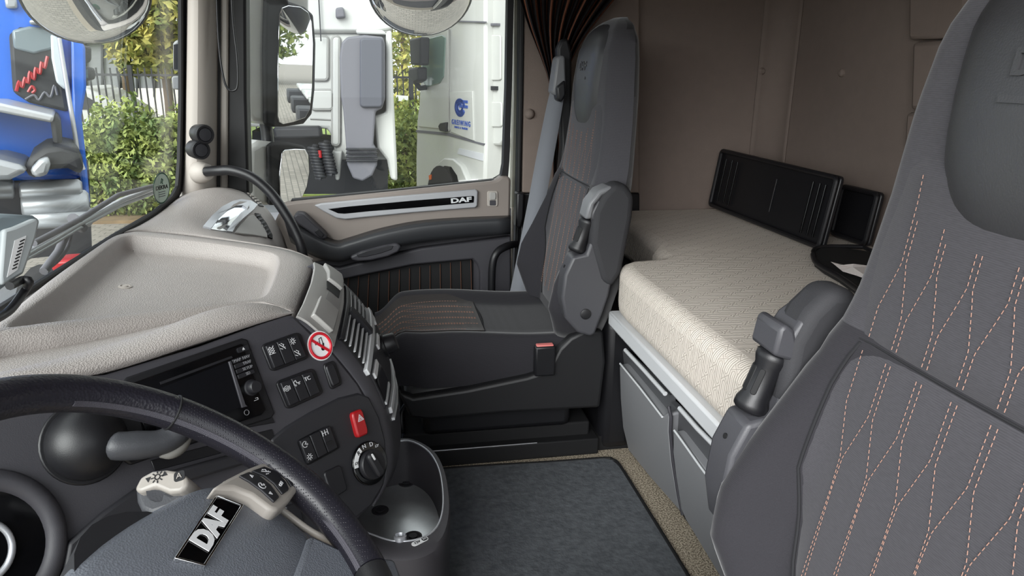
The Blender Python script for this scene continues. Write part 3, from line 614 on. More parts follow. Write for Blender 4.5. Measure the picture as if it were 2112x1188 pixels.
# --- switch blocks
def icon(F, kind, s, m, parent, w):
    mb = MB()
    if kind == 'wave': 
        for r_ in (-0.35, 0.0, 0.35): mb.stroke(F, [(-0.5*s, (r_-0.15)*s), (-0.2*s, (r_+0.2)*s), (0.1*s, (r_-0.15)*s), (0.45*s, (r_+0.2)*s)], 0.10*s, w, w+0.0005)
        mb.stroke(F, [(-0.5*s, -0.55*s), (0.5*s, -0.55*s)], 0.08*s, w, w+0.0005)
    elif kind == 'slash':
        mb.stroke(F, [(-0.45*s, 0.45*s), (0.4*s, -0.45*s)], 0.10*s, w, w+0.0005); mb.stroke(F, [(-0.1*s, 0.5*s), (0.3*s, 0.2*s), (0.05*s, -0.1*s), (0.4*s, -0.2*s)], 0.09*s, w, w+0.0005); mb.stroke(F, [(-0.45*s, -0.2*s), (-0.1*s, -0.4*s)], 0.09*s, w, w+0.0005)
    elif kind == 'sun':
        mb.stroke(F, disc(0.22*s, 10)+[(0.22*s, 0)], 0.08*s, w, w+0.0005)
        for k in range(8): a = k*math.pi/4; mb.stroke(F, [(0.34*s*math.cos(a), 0.34*s*math.sin(a)), (0.5*s*math.cos(a), 0.5*s*math.sin(a))], 0.09*s, w, w+0.0005)
    elif kind == 'lock':
        mb.stroke(F, disc(0.4*s, 14)+[(0.4*s, 0)], 0.08*s, w, w+0.0005); mb.stroke(F, [(-0.15*s, -0.15*s), (-0.15*s, 0.12*s), (0.15*s, 0.12*s), (0.15*s, -0.15*s), (-0.15*s, -0.15*s)], 0.08*s, w, w+0.0005)
        mb.stroke(F, [(-0.55*s, -0.3*s), (-0.6*s, 0), (-0.55*s, 0.3*s)], 0.07*s, w, w+0.0005); mb.stroke(F, [(0.55*s, -0.3*s), (0.6*s, 0), (0.55*s, 0.3*s)], 0.07*s, w, w+0.0005)
    elif kind == 'truck':
        mb.stroke(F, [(-0.5*s, -0.2*s), (-0.5*s, 0.3*s), (-0.1*s, 0.45*s), (0.0, 0.0), (0.6*s, 0.0)], 0.09*s, w, w+0.0005); mb.stroke(F, disc(0.12*s, 8, -0.3*s, -0.3*s)+[(-0.18*s, -0.3*s)], 0.07*s, w, w+0.0005); mb.stroke(F, disc(0.12*s, 8, 0.35*s, -0.2*s)+[(0.47*s, -0.2*s)], 0.07*s, w, w+0.0005)
    elif kind == 'axle':
        mb.stroke(F, [(-0.5*s, 0), (0.5*s, 0)], 0.1*s, w, w+0.0005)
        for q in (-0.5, 0, 0.5): mb.stroke(F, [(q*s, -0.4*s), (q*s, 0.4*s)], 0.1*s, w, w+0.0005)
    elif kind == 'gauge':
        mb.stroke(F, [(0.45*s*math.cos(a), 0.45*s*math.sin(a)) for a in np.linspace(1.2, 5.2, 12)], 0.1*s, w, w+0.0005); mb.stroke(F, [(0, 0), (0.3*s, 0.3*s)], 0.1*s, w, w+0.0005); mb.stroke(F, disc(0.12*s, 8, 0.35*s, -0.1*s)+[(0.47*s, -0.1*s)], 0.07*s, w, w+0.0005)
    elif kind == 'tri':
        mb.stroke(F, [(-0.45*s, -0.35*s), (0.45*s, -0.35*s), (0, 0.45*s), (-0.45*s, -0.35*s)], 0.09*s, w, w+0.0005); mb.stroke(F, [(-0.2*s, -0.2*s), (0.2*s, -0.2*s), (0, 0.15*s), (-0.2*s, -0.2*s)], 0.07*s, w, w+0.0005)
    elif kind == 'horn':
        mb.stroke(F, [(-0.3*s, -0.3*s), (-0.3*s, 0.1*s), (0.1*s, 0.35*s), (0.4*s, 0.1*s), (0.4*s, -0.3*s), (-0.3*s, -0.3*s)], 0.09*s, w, w+0.0005); mb.stroke(F, [(-0.5*s, -0.45*s), (0.5*s, -0.45*s)], 0.09*s, w, w+0.0005)
    elif kind == 'up': mb.prism(F, [(-0.4*s, -0.35*s), (0.4*s, -0.35*s), (0, 0.4*s)], w, w+0.0005)
    elif kind == 'down': mb.prism(F, [(-0.4*s, 0.35*s), (0, -0.4*s), (0.4*s, 0.35*s)], w, w+0.0005)
    elif kind == 'tortoise':
        mb.stroke(F, [(-0.5*s, -0.2*s), (-0.3*s, 0.25*s), (0.2*s, 0.25*s), (0.35*s, -0.2*s), (-0.5*s, -0.2*s)], 0.1*s, w, w+0.0005); mb.stroke(F, [(0.35*s, 0), (0.6*s, 0.2*s)], 0.12*s, w, w+0.0005)
    return mb.build('symbol', m, parent, smooth=None)
def switch_block(corners, n, icons, name='switch_block'):
    """corners (px): top-left, top-right, bottom-right, bottom-left"""
    def at(a, b): return blerp(corners, a, b)
    o_ = [at(*p) for p in rrect(0.0, 1.0, 0.0, 1.0, 0.14)]
    frame = pxprism('switch_block', PF, o_, -0.003, 0.004, M_BLACK, dash, bevel=0.0015, at=0.0)
    for i in range(n):
        a0, a1 = 0.08+0.84*i/n+0.008, 0.08+0.84*(i+1)/n-0.008
        bt = pxprism('switch', PF, [at(a0, 0.09), at(a1, 0.09), at(a1, 0.91), at(a0, 0.91)], 0.002, 0.009, M_SWITCH, frame, bevel=0.0015, at=0.004)
        for kind, fy in icons[i]:
            uv = PF.px(*at((a0+a1)/2, fy), 0.0092)
            if kind in ('TC',): text('symbol', 'TC', PF.sub(uv[0], uv[1], 0.009), 0.009, M_ICON, bt); 
            elif kind == 'bar': MB().box(PF.sub(*uv), -0.006, 0.006, -0.003, 0.003, 0.009, 0.0105).build('rocker_mark', M_BLACK, bt)
            else: icon(PF.sub(uv[0], uv[1], 0.0), kind, 0.0105, M_ICON, bt, 0.0091)
    return frame
switch_block([(536, 712), (616, 684), (638, 738), (558, 768)], 3, [[('wave', 0.3)], [('slash', 0.3)], [('sun', 0.25), ('slash', 0.7)]])
switch_block([(566, 788), (645, 758), (666, 812), (590, 846)], 3, [[('lock', 0.35)], [('truck', 0.3)], [('TC', 0.3)]])
switch_block([(606, 908), (682, 870), (702, 925), (628, 965)], 3, [[('gauge', 0.3), ('sun', 0.75)], [], [('axle', 0.25), ('bar', 0.65)]])
sb = pxprism('blank_switch', PF, [blerp([(664, 752), (688, 743), (705, 792), (681, 805)], *p) for p in rrect(0, 1, 0, 1, 0.2)], -0.003, 0.004, M_BLACK, dash, bevel=0.0015, at=0.0)
pxprism('switch', PF, [blerp([(669, 756), (686, 750), (700, 790), (684, 798)], *p) for p in rrect(0, 1, 0, 1, 0.2)], 0.003, 0.008, M_SWITCH, sb, bevel=0.002, at=0.004)
hz = pxprism('hazard_button', PF, [blerp([(726, 852), (748, 842), (762, 894), (739, 904)], *p) for p in rrect(0, 1, 0, 1, 0.2)], 0.0, 0.013, M_RED, dash, bevel=0.003)
uv = PF.px(743, 862, 0.013); icon(PF.sub(*uv), 'tri', 0.013, M_ICON, hz, 0.0131)
# no-smoking sticker
uv = PF.px(661, 713, 0.001); SF = PF.sub(uv[0], uv[1], 0.0)
st = prism('no_smoking_sticker', SF, disc(0.0255, 40), 0.0, 0.0008, M_STICKWHITE, dash)
MB().tube([SF.p(0.0212*math.cos(a), 0.0212*math.sin(a), 0.0008) for a in np.linspace(0, 2*math.pi, 41)[:-1]], 0.0026, 8, True, flat=1).build('red_ring', M_STICKRED, st)
mb = MB().stroke(SF, [(-0.002, 0.004), (-0.009, 0.004), (-0.009, 0.0075), (-0.002, 0.0075)], 0.0009, 0.0008, 0.0014).stroke(SF, [(0.000, 0.001), (0.001, 0.012), (0.006, 0.013), (0.006, 0.0)], 0.0012, 0.0008, 0.0014).prism(SF, disc(0.0036, 10, 0.003, -0.006), 0.0008, 0.0014).stroke(SF, [(0.004, -0.006), (0.0065, 0.002)], 0.003, 0.0008, 0.0014)
mb.build('cigarette_hand_print', M_BLACK, st, smooth=None)
MB().stroke(SF, [(-0.0145, 0.0145), (0.0145, -0.0145)], 0.0046, 0.0012, 0.0022).build('red_bar', M_STICKRED, st)
# gear selector
uv = PF.px(762, 955, 0.006); GF = PF.sub(uv[0], uv[1], 0.004)
gs = prism('gear_selector', GF, disc(0.0375, 40), -0.001, 0.006, M_GLOSSBLACK, dash, bevel=0.002)
gk = lathe('selector_knob', GF.p(0, -0.003, 0.006), GF.N, [(0.026, 0), (0.0255, 0.006), (0.024, 0.008)], M_SWITCH, gs, n=30)
MB().prism(GF.sub(0, -0.003, 0.008, math.radians(14)), rrect(-0.0085, 0.0085, -0.0235, 0.0235, 0.008), 0, 0.014).build('selector_grip', M_SWITCH, gk, bevel=0.004)
MB().prism(GF.sub(0, -0.003, 0.022, math.radians(14)), rrect(-0.0016, 0.0016, 0.009, 0.0215, 0.0014), 0, 0.0012).build('pointer_mark', M_STICKWHITE, gk)
ann = [(0.036*math.cos(a), 0.036*math.sin(a)) for a in np.radians(np.linspace(112, 172, 10))]+[(0.0275*math.cos(a), 0.0275*math.sin(a)) for a in np.radians(np.linspace(172, 112, 10))]
prism('reverse_field', GF, ann, 0.006, 0.0066, M_STICKWHITE, gs)
for ch, deg, mm in (('R', 126, M_BLACK), ('N', 97, M_ICON), ('D', 68, M_ICON)):
    a = math.radians(deg); text('gear_letter', ch, GF.sub(0.0315*math.cos(a), 0.0315*math.sin(a), 0.0066, math.radians((deg-90)*0.3)), 0.0105, mm, gs)
a = math.radians(158); icon(GF.sub(0.0315*math.cos(a), 0.0315*math.sin(a)), 'tortoise', 0.007, M_BLACK, gs, 0.0067)
a = math.radians(44); icon(GF.sub(0.0315*math.cos(a), 0.0315*math.sin(a)), 'tortoise', 0.007, M_ICON, gs, 0.0063)
# lower blank switches, vent grooves behind the wheel rim
for c4 in ([(665, 975), (700, 958), (715, 1010), (682, 1030)], [(632, 1030), (660, 1020), (676, 1062), (650, 1078)], [(585, 1045), (612, 1035), (626, 1075), (600, 1085)]):
    f_ = pxprism('lower_switch', PF, [blerp(c4, *p) for p in rrect(0, 1, 0, 1, 0.15)], 0, 0.008, M_SWITCH, dash, bevel=0.002, at=0.004)
for pts in ([(250, 862), (262, 860), (275, 895), (262, 900)], [(270, 858), (282, 855), (296, 888), (283, 894)], [(290, 905), (560, 800+60), (566, 872), (296, 920)], [(310, 950), (560, 885), (566, 905), (318, 972)]):
    pxprism('panel_groove', PF, pts, -0.002, 0.002, M_BLACK, dash, bevel=0.001, at=0.0)
for pts in ([(300, 985), (540, 918), (556, 940), (310, 1012)],):
    pxprism('lower_shelf', PF, pts, -0.002, 0.02, M_FASCIA_D, dash, bevel=0.004, at=0.0)
# parking brake ball and lever
ctr = PF.pxw(176, 912, 0.0); uvc = PF.px(176, 912, 0.0)
prism('lever_ring', PF.sub(*uvc), disc(0.054, 36), -0.003, 0.003, M_BLACK, dash, bevel=0.002)
rad = 0.049
bl = lathe('lever_ball', ctr, PF.N, [(rad*math.cos(t), rad*0.95*math.sin(t)) for t in np.linspace(0, 1.5, 12)], M_BLACK, dash, n=32, smooth=60)
bp_ = PF.pxw(230, 918, 0.028)
lev = cat([PF.pxw(222, 915, 0.03), PF.pxw(245, 920, 0.038), PF.pxw(290, 918, 0.045), PF.pxw(325, 914, 0.05), PF.pxw(350, 905, 0.052), PF.pxw(366, 888, 0.052), PF.pxw(372, 868, 0.05)], 4)
rr = np.interp(np.linspace(0, 1, len(lev)), [0, 0.1, 0.3, 0.5, 0.65, 0.8, 1], [0.011, 0.018, 0.019, 0.017, 0.017, 0.019, 0.012])
tube('lever_handle', lev, rr, M_STALKGREY, dash, n=16)
tl = cat([PF.pxw(330, 938, 0.05), PF.pxw(352, 936, 0.052), PF.pxw(372, 920, 0.052), PF.pxw(381, 895, 0.052), PF.pxw(380, 870, 0.05)], 4)
tube('lever_trigger', tl, list(np.interp(np.linspace(0, 1, len(tl)), [0, 0.4, 0.8, 1], [0.004, 0.009, 0.011, 0.008])), mat('trigger_grey', (122, 120, 116), 0.4), dash, n=12)
pxprism('column_cowl', PF, [(135, 1120), (205, 1058), (275, 1008), (330, 1000), (330, 1060), (240, 1100), (150, 1200), (120, 1200)], -0.002, 0.012, M_FASCIA_D, dash, bevel=0.004, at=0.0)
# instrument hood ring at the far left
ic_ = PF.px(-45, 1140, 0.0); IF_ = PF.sub(*ic_)
MB().tube([IF_.p(0.079*math.cos(a), 0.081*math.sin(a), 0.0) for a in np.linspace(0, 2*math.pi, 49)[:-1]], 0.013, 12, True).build('gauge_hood', M_FASCIA, dash, smooth=80)
prism('gauge_face', IF_, disc(0.072, 40), -0.02, 0.003, M_GLOSSBLACK, dash)
MB().tube([IF_.p(0.032*math.cos(a), 0.034*math.sin(a), 0.004) for a in np.linspace(0, 2*math.pi, 41)[:-1]], 0.004, 10, True).build('gauge_ring', M_SILVER, dash, smooth=80)

# ================================================================== STEERING WHEEL
WT = math.radians(36.3); WC = np.array([-0.179, 0.559, 0.655]); WR = 0.2135
WF = Frame(WC, (0, 1, 0), (-math.cos(WT), 0, math.sin(WT)))       # U = driver's right, V = up the wheel, N = towards the driver
sw = thing('steering_wheel', WF.p(0, 0, -0.1), 'black leather steering wheel with grey airbag pad and taupe buttons', 'steering wheel')
def ang(px, py): u = WF.px(px, py); return math.atan2(u[1], u[0])
def rimarc(a0, a1, n=40): return [WF.p(WR*math.cos(a), WR*math.sin(a)) for a in np.linspace(a0, a1, n)]
aS = ang(355, 860); aE = ang(795, 1180)
tube('rim_upper', rimarc(aS, aS+math.radians(150), 60), 0.0183, M_LEATHER_S, sw, n=20)
gr = np.linspace(0, 1, 60)
def perf_leather():
    m = bpy.data.materials.new('perforated_leather'); m.use_nodes = True; nt = m.node_tree; L = nt.links; b = nt.nodes['Principled BSDF']; b.inputs['Roughness'].default_value = 0.36; b.inputs['Base Color'].default_value = (*lin((32, 31, 38)), 1)
    tc = nt.nodes.new('ShaderNodeTexCoord'); v = nt.nodes.new('ShaderNodeTexVoronoi'); v.inputs['Scale'].default_value = 400; v.inputs['Randomness'].default_value = 0.15; L.new(tc.outputs['Object'], v.inputs['Vector'])
    r = nt.nodes.new('ShaderNodeMapRange'); r.inputs[1].default_value = 0.1; r.inputs[2].default_value = 0.3; L.new(v.outputs['Distance'], r.inputs[0])
    bp = nt.nodes.new('ShaderNodeBump'); bp.inputs['Strength'].default_value = 0.5; bp.inputs['Distance'].default_value = 0.001; L.new(r.outputs[0], bp.inputs['Height']); L.new(bp.outputs[0], b.inputs['Normal'])
    return m
M_PERF = perf_leather()
g = tube('rim_grip', rimarc(aE, aS-0.008, 60), list(0.0186+0.0014*np.exp(-((gr-0.4)/0.15)**2)+0.0*gr), M_PERF, sw, n=24)
tube('rim_lower', rimarc(aE-0.008, aE-math.radians(75), 30), 0.0183, M_PLDARK, sw, n=20)
tube('rim_seam', [WF.p((WR+0.0188*math.cos(b))*math.cos(aS-0.004), (WR+0.0188*math.cos(b))*math.sin(aS-0.004), 0.0188*math.sin(b)) for b in np.linspace(0, 2*math.pi, 24)[:-1]], 0.0012, M_MATTBLACK, sw, n=6, closed=True)
# zig-zag stitching along the inside of the rim
mb = MB()
b0 = math.radians(172)
for a in np.linspace(aE, aS+math.radians(30), 260):
    for s_ in (-1, 1):
        p = [WF.p((WR+0.0188*math.cos(b0+q*0.16*s_))*math.cos(a+q*0.005), (WR+0.0188*math.cos(b0+q*0.16*s_))*math.sin(a+q*0.005), 0.0188*math.sin(b0+q*0.16*s_)) for q in (-1, 1)]
        mb.tube(p, 0.00055, 4)
st_ = mb.build('rim_stitching', M_THREAD, sw, smooth=None); st_['kind'] = 'stuff'
# airbag pad (domed)
pad_px = [(120, 1215), (165, 1150), (250, 1087), (330, 1042), (392, 1012), (440, 1002), (490, 1006), (540, 1028), (585, 1060), (620, 1090), (645, 1112), (655, 1150), (650, 1230), (600, 1330), (480, 1430), (300, 1450), (170, 1360)]
pu = cat([WF.px(a, b, -0.022) for a, b in pad_px], 3, True); pc = np.mean(pu, axis=0)
rows = []
for s_, w_ in ((1.0, -0.07), (1.0, -0.034), (0.99, -0.027), (0.96, -0.021), (0.85, -0.014), (0.55, -0.009), (0.25, -0.007)):
    rows.append([WF.p(pc[0]+(u[0]-pc[0])*s_, pc[1]+(u[1]-pc[1])*s_, w_) for u in pu])
V, Fc = grid_geo(rows, True); n = len(pu); V.append(WF.p(pc[0], pc[1], -0.0065)); Fc += [((len(rows)-1)*n+k, (len(rows)-1)*n+(k+1) % n, len(V)-1) for k in range(n)]
pad = make('airbag_pad', V, Fc, M_PADGREY, sw, smooth=70)
# badge
bw = -0.006
corners = [WF.px(a, b, bw) for a, b in ((361, 1153), (420, 1168), (498, 1044), (446, 1024))]
bd = prism('badge', WF, corners, bw-0.012, bw+0.001, M_GLOSSBLACK, pad, bevel=0.001)
cc = [np.array(c) for c in corners]+[np.array(corners[0])]
MB().stroke(WF, cc, 0.0022, bw-0.004, bw+0.002).build('badge_edge', M_CHROME, bd, bevel=0.0005)
b_u = np.array(corners[2])-np.array(corners[1]); ang_b = math.atan2(b_u[1], b_u[0]); mid_b = np.mean(corners, axis=0)
BF = WF.sub(mid_b[0], mid_b[1], bw+0.001, ang_b)
lb = np.linalg.norm(b_u)
text('lettering', 'DAF', BF, lb*0.25, M_STICKWHITE, bd, w=0.0008, bold=0.05, sx=1.25)
# taupe button spoke
spk = [(440, 1004), (470, 985), (510, 965), (558, 946), (588, 947), (610, 962), (621, 985), (616, 1008), (598, 1032), (575, 1052), (560, 1050), (520, 1020), (485, 1006)]
su = [WF.px(a, b, 0.004) for a, b in spk]
sp_ = prism('button_spoke', WF, [tuple(u) for u in su], -0.02, 0.004, M_STALK, sw, bevel=0.006, seg=3)
for nm, pts, ics in (('spoke_button', [(494, 980), (514, 972), (536, 980), (560, 1000), (577, 1024), (566, 1034), (540, 1010), (515, 992)], [('left', 519, 981), ('gauge', 541, 1001), ('down', 559, 1017)]),
                ('spoke_button', [(520, 970), (545, 961), (572, 972), (591, 994), (597, 1008), (583, 1018), (566, 996), (545, 980)], [('slash', 549, 972), ('OFF', 580, 998)]),
                ('spoke_button', [(552, 957), (565, 951), (590, 956), (606, 972), (612, 990), (602, 1002), (590, 984), (572, 966)], [('up', 569, 959), ('gauge', 586, 966), ('RES', 597, 976), ('down', 600, 984)])):
    bt = pxprism(nm, WF, pts, 0.002, 0.0065, M_SWITCH, sp_, bevel=0.0012, at=0.0065)
    for k_, a, b in ics:
        uv = WF.px(a, b, 0.007); IFr = WF.sub(uv[0], uv[1], 0, ang_b)
        if k_ in ('OFF', 'RES'): text('symbol', k_, WF.sub(uv[0], uv[1], 0.0066, ang_b), 0.0055, M_ICON, bt)
        else: icon(IFr, 'up' if k_ == 'left' else k_, 0.0055 if k_ in ('up', 'down', 'left') else 0.009, M_ICON, bt, 0.0066)
# thin taupe bead running down to the rim, and the lower spoke
bead = cat([WF.pxw(a, b, -0.022) for a, b in [(462, 1000), (492, 1003), (545, 1026), (592, 1060), (640, 1095), (690, 1119), (745, 1138)]], 5)
tube('taupe_bead', bead, 0.0038, M_STALK, sw, n=10)
pxprism('lower_spoke', WF, [(640, 1100), (690, 1124), (750, 1144), (815, 1150), (870, 1290), (700, 1420), (560, 1420), (600, 1200)], -0.02, -0.008, M_PADGREY, sw, bevel=0.006, at=-0.008)
lathe('column', WF.p(0, 0, -0.02), -WF.N, [(0.075, 0), (0.07, 0.05), (0.06, 0.30)], M_FASCIA_D, sw, n=24)
# stalk behind the wheel
stk = thing('column_stalk', P(330, 1010, y=0.62), 'taupe steering column stalk with gear symbols, behind the wheel', 'stalk')
sy = 0.70
def sp3(a, b, dy=0): return P(a, b, y=sy+dy)
c3 = cat([P(372, 1085, y=0.80), P(350, 1050, y=0.76), sp3(335, 1030, 0.03), sp3(332, 1006, 0.005)], 5)
tube('stalk_arm', c3, list(np.interp(np.linspace(0, 1, len(c3)), [0, 0.5, 1], [0.012, 0.014, 0.014])), M_STALKGREY, stk, n=16)
SKF = Frame(sp3(333, 1003), sp3(375, 985)-sp3(295, 1010), np.cross(sp3(375, 985)-sp3(295, 1010), nrm([0.05, -0.55, 0.8]))*-1)
if SKF.N @ (CAM-SKF.O) < 0: SKF = Frame(SKF.O, SKF.U, -SKF.V)
kpoly = [SKF.px(a, b) for a, b in [(277, 1012), (290, 985), (315, 972), (345, 969), (372, 973), (388, 985), (389, 1002), (375, 1016), (350, 1018), (320, 1005), (290, 1018)]]
kb = prism('stalk_knob', SKF, [tuple(u) for u in kpoly], -0.035, 0.002, M_STALK, stk, bevel=0.007, seg=3)
pxprism('stalk_grip', SKF, [(277, 1012), (284, 996), (330, 1002), (356, 1013), (386, 1004), (380, 1030), (350, 1050), (310, 1064), (288, 1054), (279, 1035)], -0.05, -0.008, M_STALKGREY, stk, bevel=0.008, seg=3, at=-0.008)
uv = SKF.px(325, 984, 0.002); icon(SKF.sub(*uv), 'sun', 0.0125, M_BLACK, kb, 0.0022)
uv = SKF.px(306, 990, 0.002); icon(SKF.sub(*uv), 'down', 0.007, M_BLACK, kb, 0.0022)
uv = SKF.px(340, 977, 0.002); icon(SKF.sub(*uv), 'up', 0.007, M_BLACK, kb, 0.0022)
uv = SKF.px(370, 982, 0.002); prism('symbol_shield', SKF.sub(*uv), rrect(-0.0055, 0.0055, -0.0055, 0.0055, 0.003), 0.0015, 0.0024, M_BLACK, kb); text('symbol', 'A', SKF.sub(uv[0], uv[1], 0.0024), 0.0085, M_STALK, kb)

# ================================================================== CONSOLE BIN
bz = 0.215
rim_px = [(822, 904), (860, 908), (896, 930), (916, 965), (926, 1010), (928, 1060), (915, 1110), (880, 1140), (830, 1150), (770, 1140), (700, 1090), (690, 1000), (740, 930)]
inn_px = [(822, 911), (855, 914), (884, 933), (903, 965), (911, 1005), (911, 1050), (898, 1085), (868, 1106), (820, 1112), (775, 1100), (715, 1070), (705, 1000), (745, 935)]
ro = cat([P(a, b, z=bz)[:2] for a, b in rim_px], 4, True); ri = cat([P(a, b, z=bz)[:2] for a, b in inn_px], 4, True); cc_ = np.mean(ri, axis=0)
binn = thing('console_bin', (cc_[0], cc_[1], 0), 'dark grey open console bin with a pale metal bottom beside the mat', 'console')
def rg(pts, z, s=1.0): return [(cc_[0]+(p[0]-cc_[0])*s, cc_[1]+(p[1]-cc_[1])*s, z) for p in pts]
rows = [rg(ro, 0.001, 0.90), rg(ro, 0.03, 0.95), rg(ro, bz-0.03, 1.0), rg(ro, bz-0.006, 1.0), rg([a*0.85+b*0.15 for a, b in zip(ro, ri)], bz), rg([a*0.15+b*0.85 for a, b in zip(ro, ri)], bz), rg(ri, bz-0.004), rg(ri, 0.13, 0.985), rg(ri, 0.108, 0.955), rg(ri, 0.10, 0.5)]
V, Fc = grid_geo(rows, True); n = len(ro); V.append((cc_[0], cc_[1], 0.10)); Fc += [((len(rows)-1)*n+k, (len(rows)-1)*n+(k+1) % n, len(V)-1) for k in range(n)]
make('bin_body', V, Fc, M_BIN, binn, smooth=45)
bfl = prism('bin_floor', AX, [tuple(cc_+(p-cc_)*0.95) for p in ri], 0.098, 0.109, M_BINFLOOR, binn)
tube('rim_bead', [(p[0], p[1], bz) for p in [a*0.12+b*0.88 for a, b in zip(ro, ri)]], 0.0022, M_SILVER, binn, n=8, closed=True)
for a, b in ((838, 995), (784, 1052), (852, 1106)):
    q = P(a, b, z=0.11)
    s_ = lathe('screw_cup', (q[0], q[1], 0.1085), (0, 0, 1), [(0.019, 0), (0.019, 0.0016), (0.015, 0.002), (0.014, 0.0012)], M_BIN, bfl, n=22)
    lathe('screw', (q[0], q[1], 0.1097), (0, 0, 1), [(0.009, 0), (0.009, 0.003), (0.004, 0.0032)], M_FASCIA, s_, n=14)
PLF = Frame(P(866, 1117, z=bz), P(884, 1108, z=bz)-P(848, 1126, z=bz), P(862, 1108, z=bz)-P(868, 1125, z=bz))
pl = prism('power_label', PLF, rrect(-0.0175, 0.0175, -0.0062, 0.0062, 0.006), -0.002, 0.0009, M_STICKWHITE, binn)
prism('label_field', PLF, rrect(0.005, 0.0155, -0.0048, 0.0048, 0.003), 0, 0.0013, M_BLACK, pl)
text('label_text', '12V', PLF.sub(-0.006, 0, 0.0009), 0.0082, M_BLACK, pl); text('label_text', '5A', PLF.sub(0.0102, 0, 0.0013), 0.006, M_ICON, pl)
lathe('power_socket', P(826, 1122, z=bz-0.01), (0, 0.2, 1), [(0.012, 0), (0.012, 0.016), (0.010, 0.018), (0.008, 0.012)], M_SILVER, binn, n=18)

# ================================================================== FLOOR MAT
mt = [tuple(P(a, b, z=0.012)[:2]) for a, b in [(880, 968), (1000, 960), (1150, 951), (1245, 944), (1264, 947), (1280, 962), (1340, 1058), (1420, 1188), (1520, 1360), (800, 1400), (760, 1188), (820, 1000)]]
tag(prism('floor_mat', AX, mt, 0.0, 0.012, M_MAT, bevel=0.004), 'charcoal carpet floor mat with bound edge between the seats', 'mat')
tube('bound_edge', cat([np.array([p[0], p[1], 0.009]) for p in mt[:9]], 5), 0.0055, M_MATTBLACK, bpy.data.objects['floor_mat'], n=8)

# ================================================================== SEATS
def interp(z, t): return np.interp(z, [a for a, b in t], [b for a, b in t])
CT = [(0.36, 0.476), (0.48, 0.494), (0.62, 0.517), (0.755, 0.540), (0.84, 0.552), (0.92, 0.560), (1.02, 0.563), (1.10, 0.572), (1.15, 0.590), (1.175, 0.612), (1.185, 0.635)]
RT = [(0.36, 0.60), (0.5, 0.635), (0.75, 0.655), (1.0, 0.668), (1.12, 0.668), (1.165, 0.662), (1.185, 0.650)]
WTB = [(0.36, 0.235), (0.42, 0.275), (0.50, 0.290), (0.58, 0.283), (0.66, 0.262), (0.74, 0.243), (0.80, 0.232), (0.90, 0.218), (1.0, 0.203), (1.08, 0.188), (1.13, 0.165), (1.165, 0.120), (1.185, 0.05)]
WG = [(0.36, 0.030), (0.45, 0.072), (0.52, 0.070), (0.60, 0.045), (0.70, 0.016), (0.80, 0.002), (1.2, 0.0)]
def front(y, z):
    w = interp(z, WTB); q = np.clip(abs(y)/w, 0, 1); c = interp(z, CT); r = interp(z, RT)
    g = smooth01(0.55, 0.80, q)*interp(z, WG)
    e = (r-c)*0.55*np.clip((q-0.80)/0.20, 0, 1)**2.2 if z > 0.7 else (r-c+interp(z, WG))*0.5*np.clip((q-0.84)/0.16, 0, 1)**2.2
    return c+0.012*q*q*(1 if z > 0.75 else 0.3)-g+e
def crown(z0, z1, n): return np.linspace(z0, z1, n)
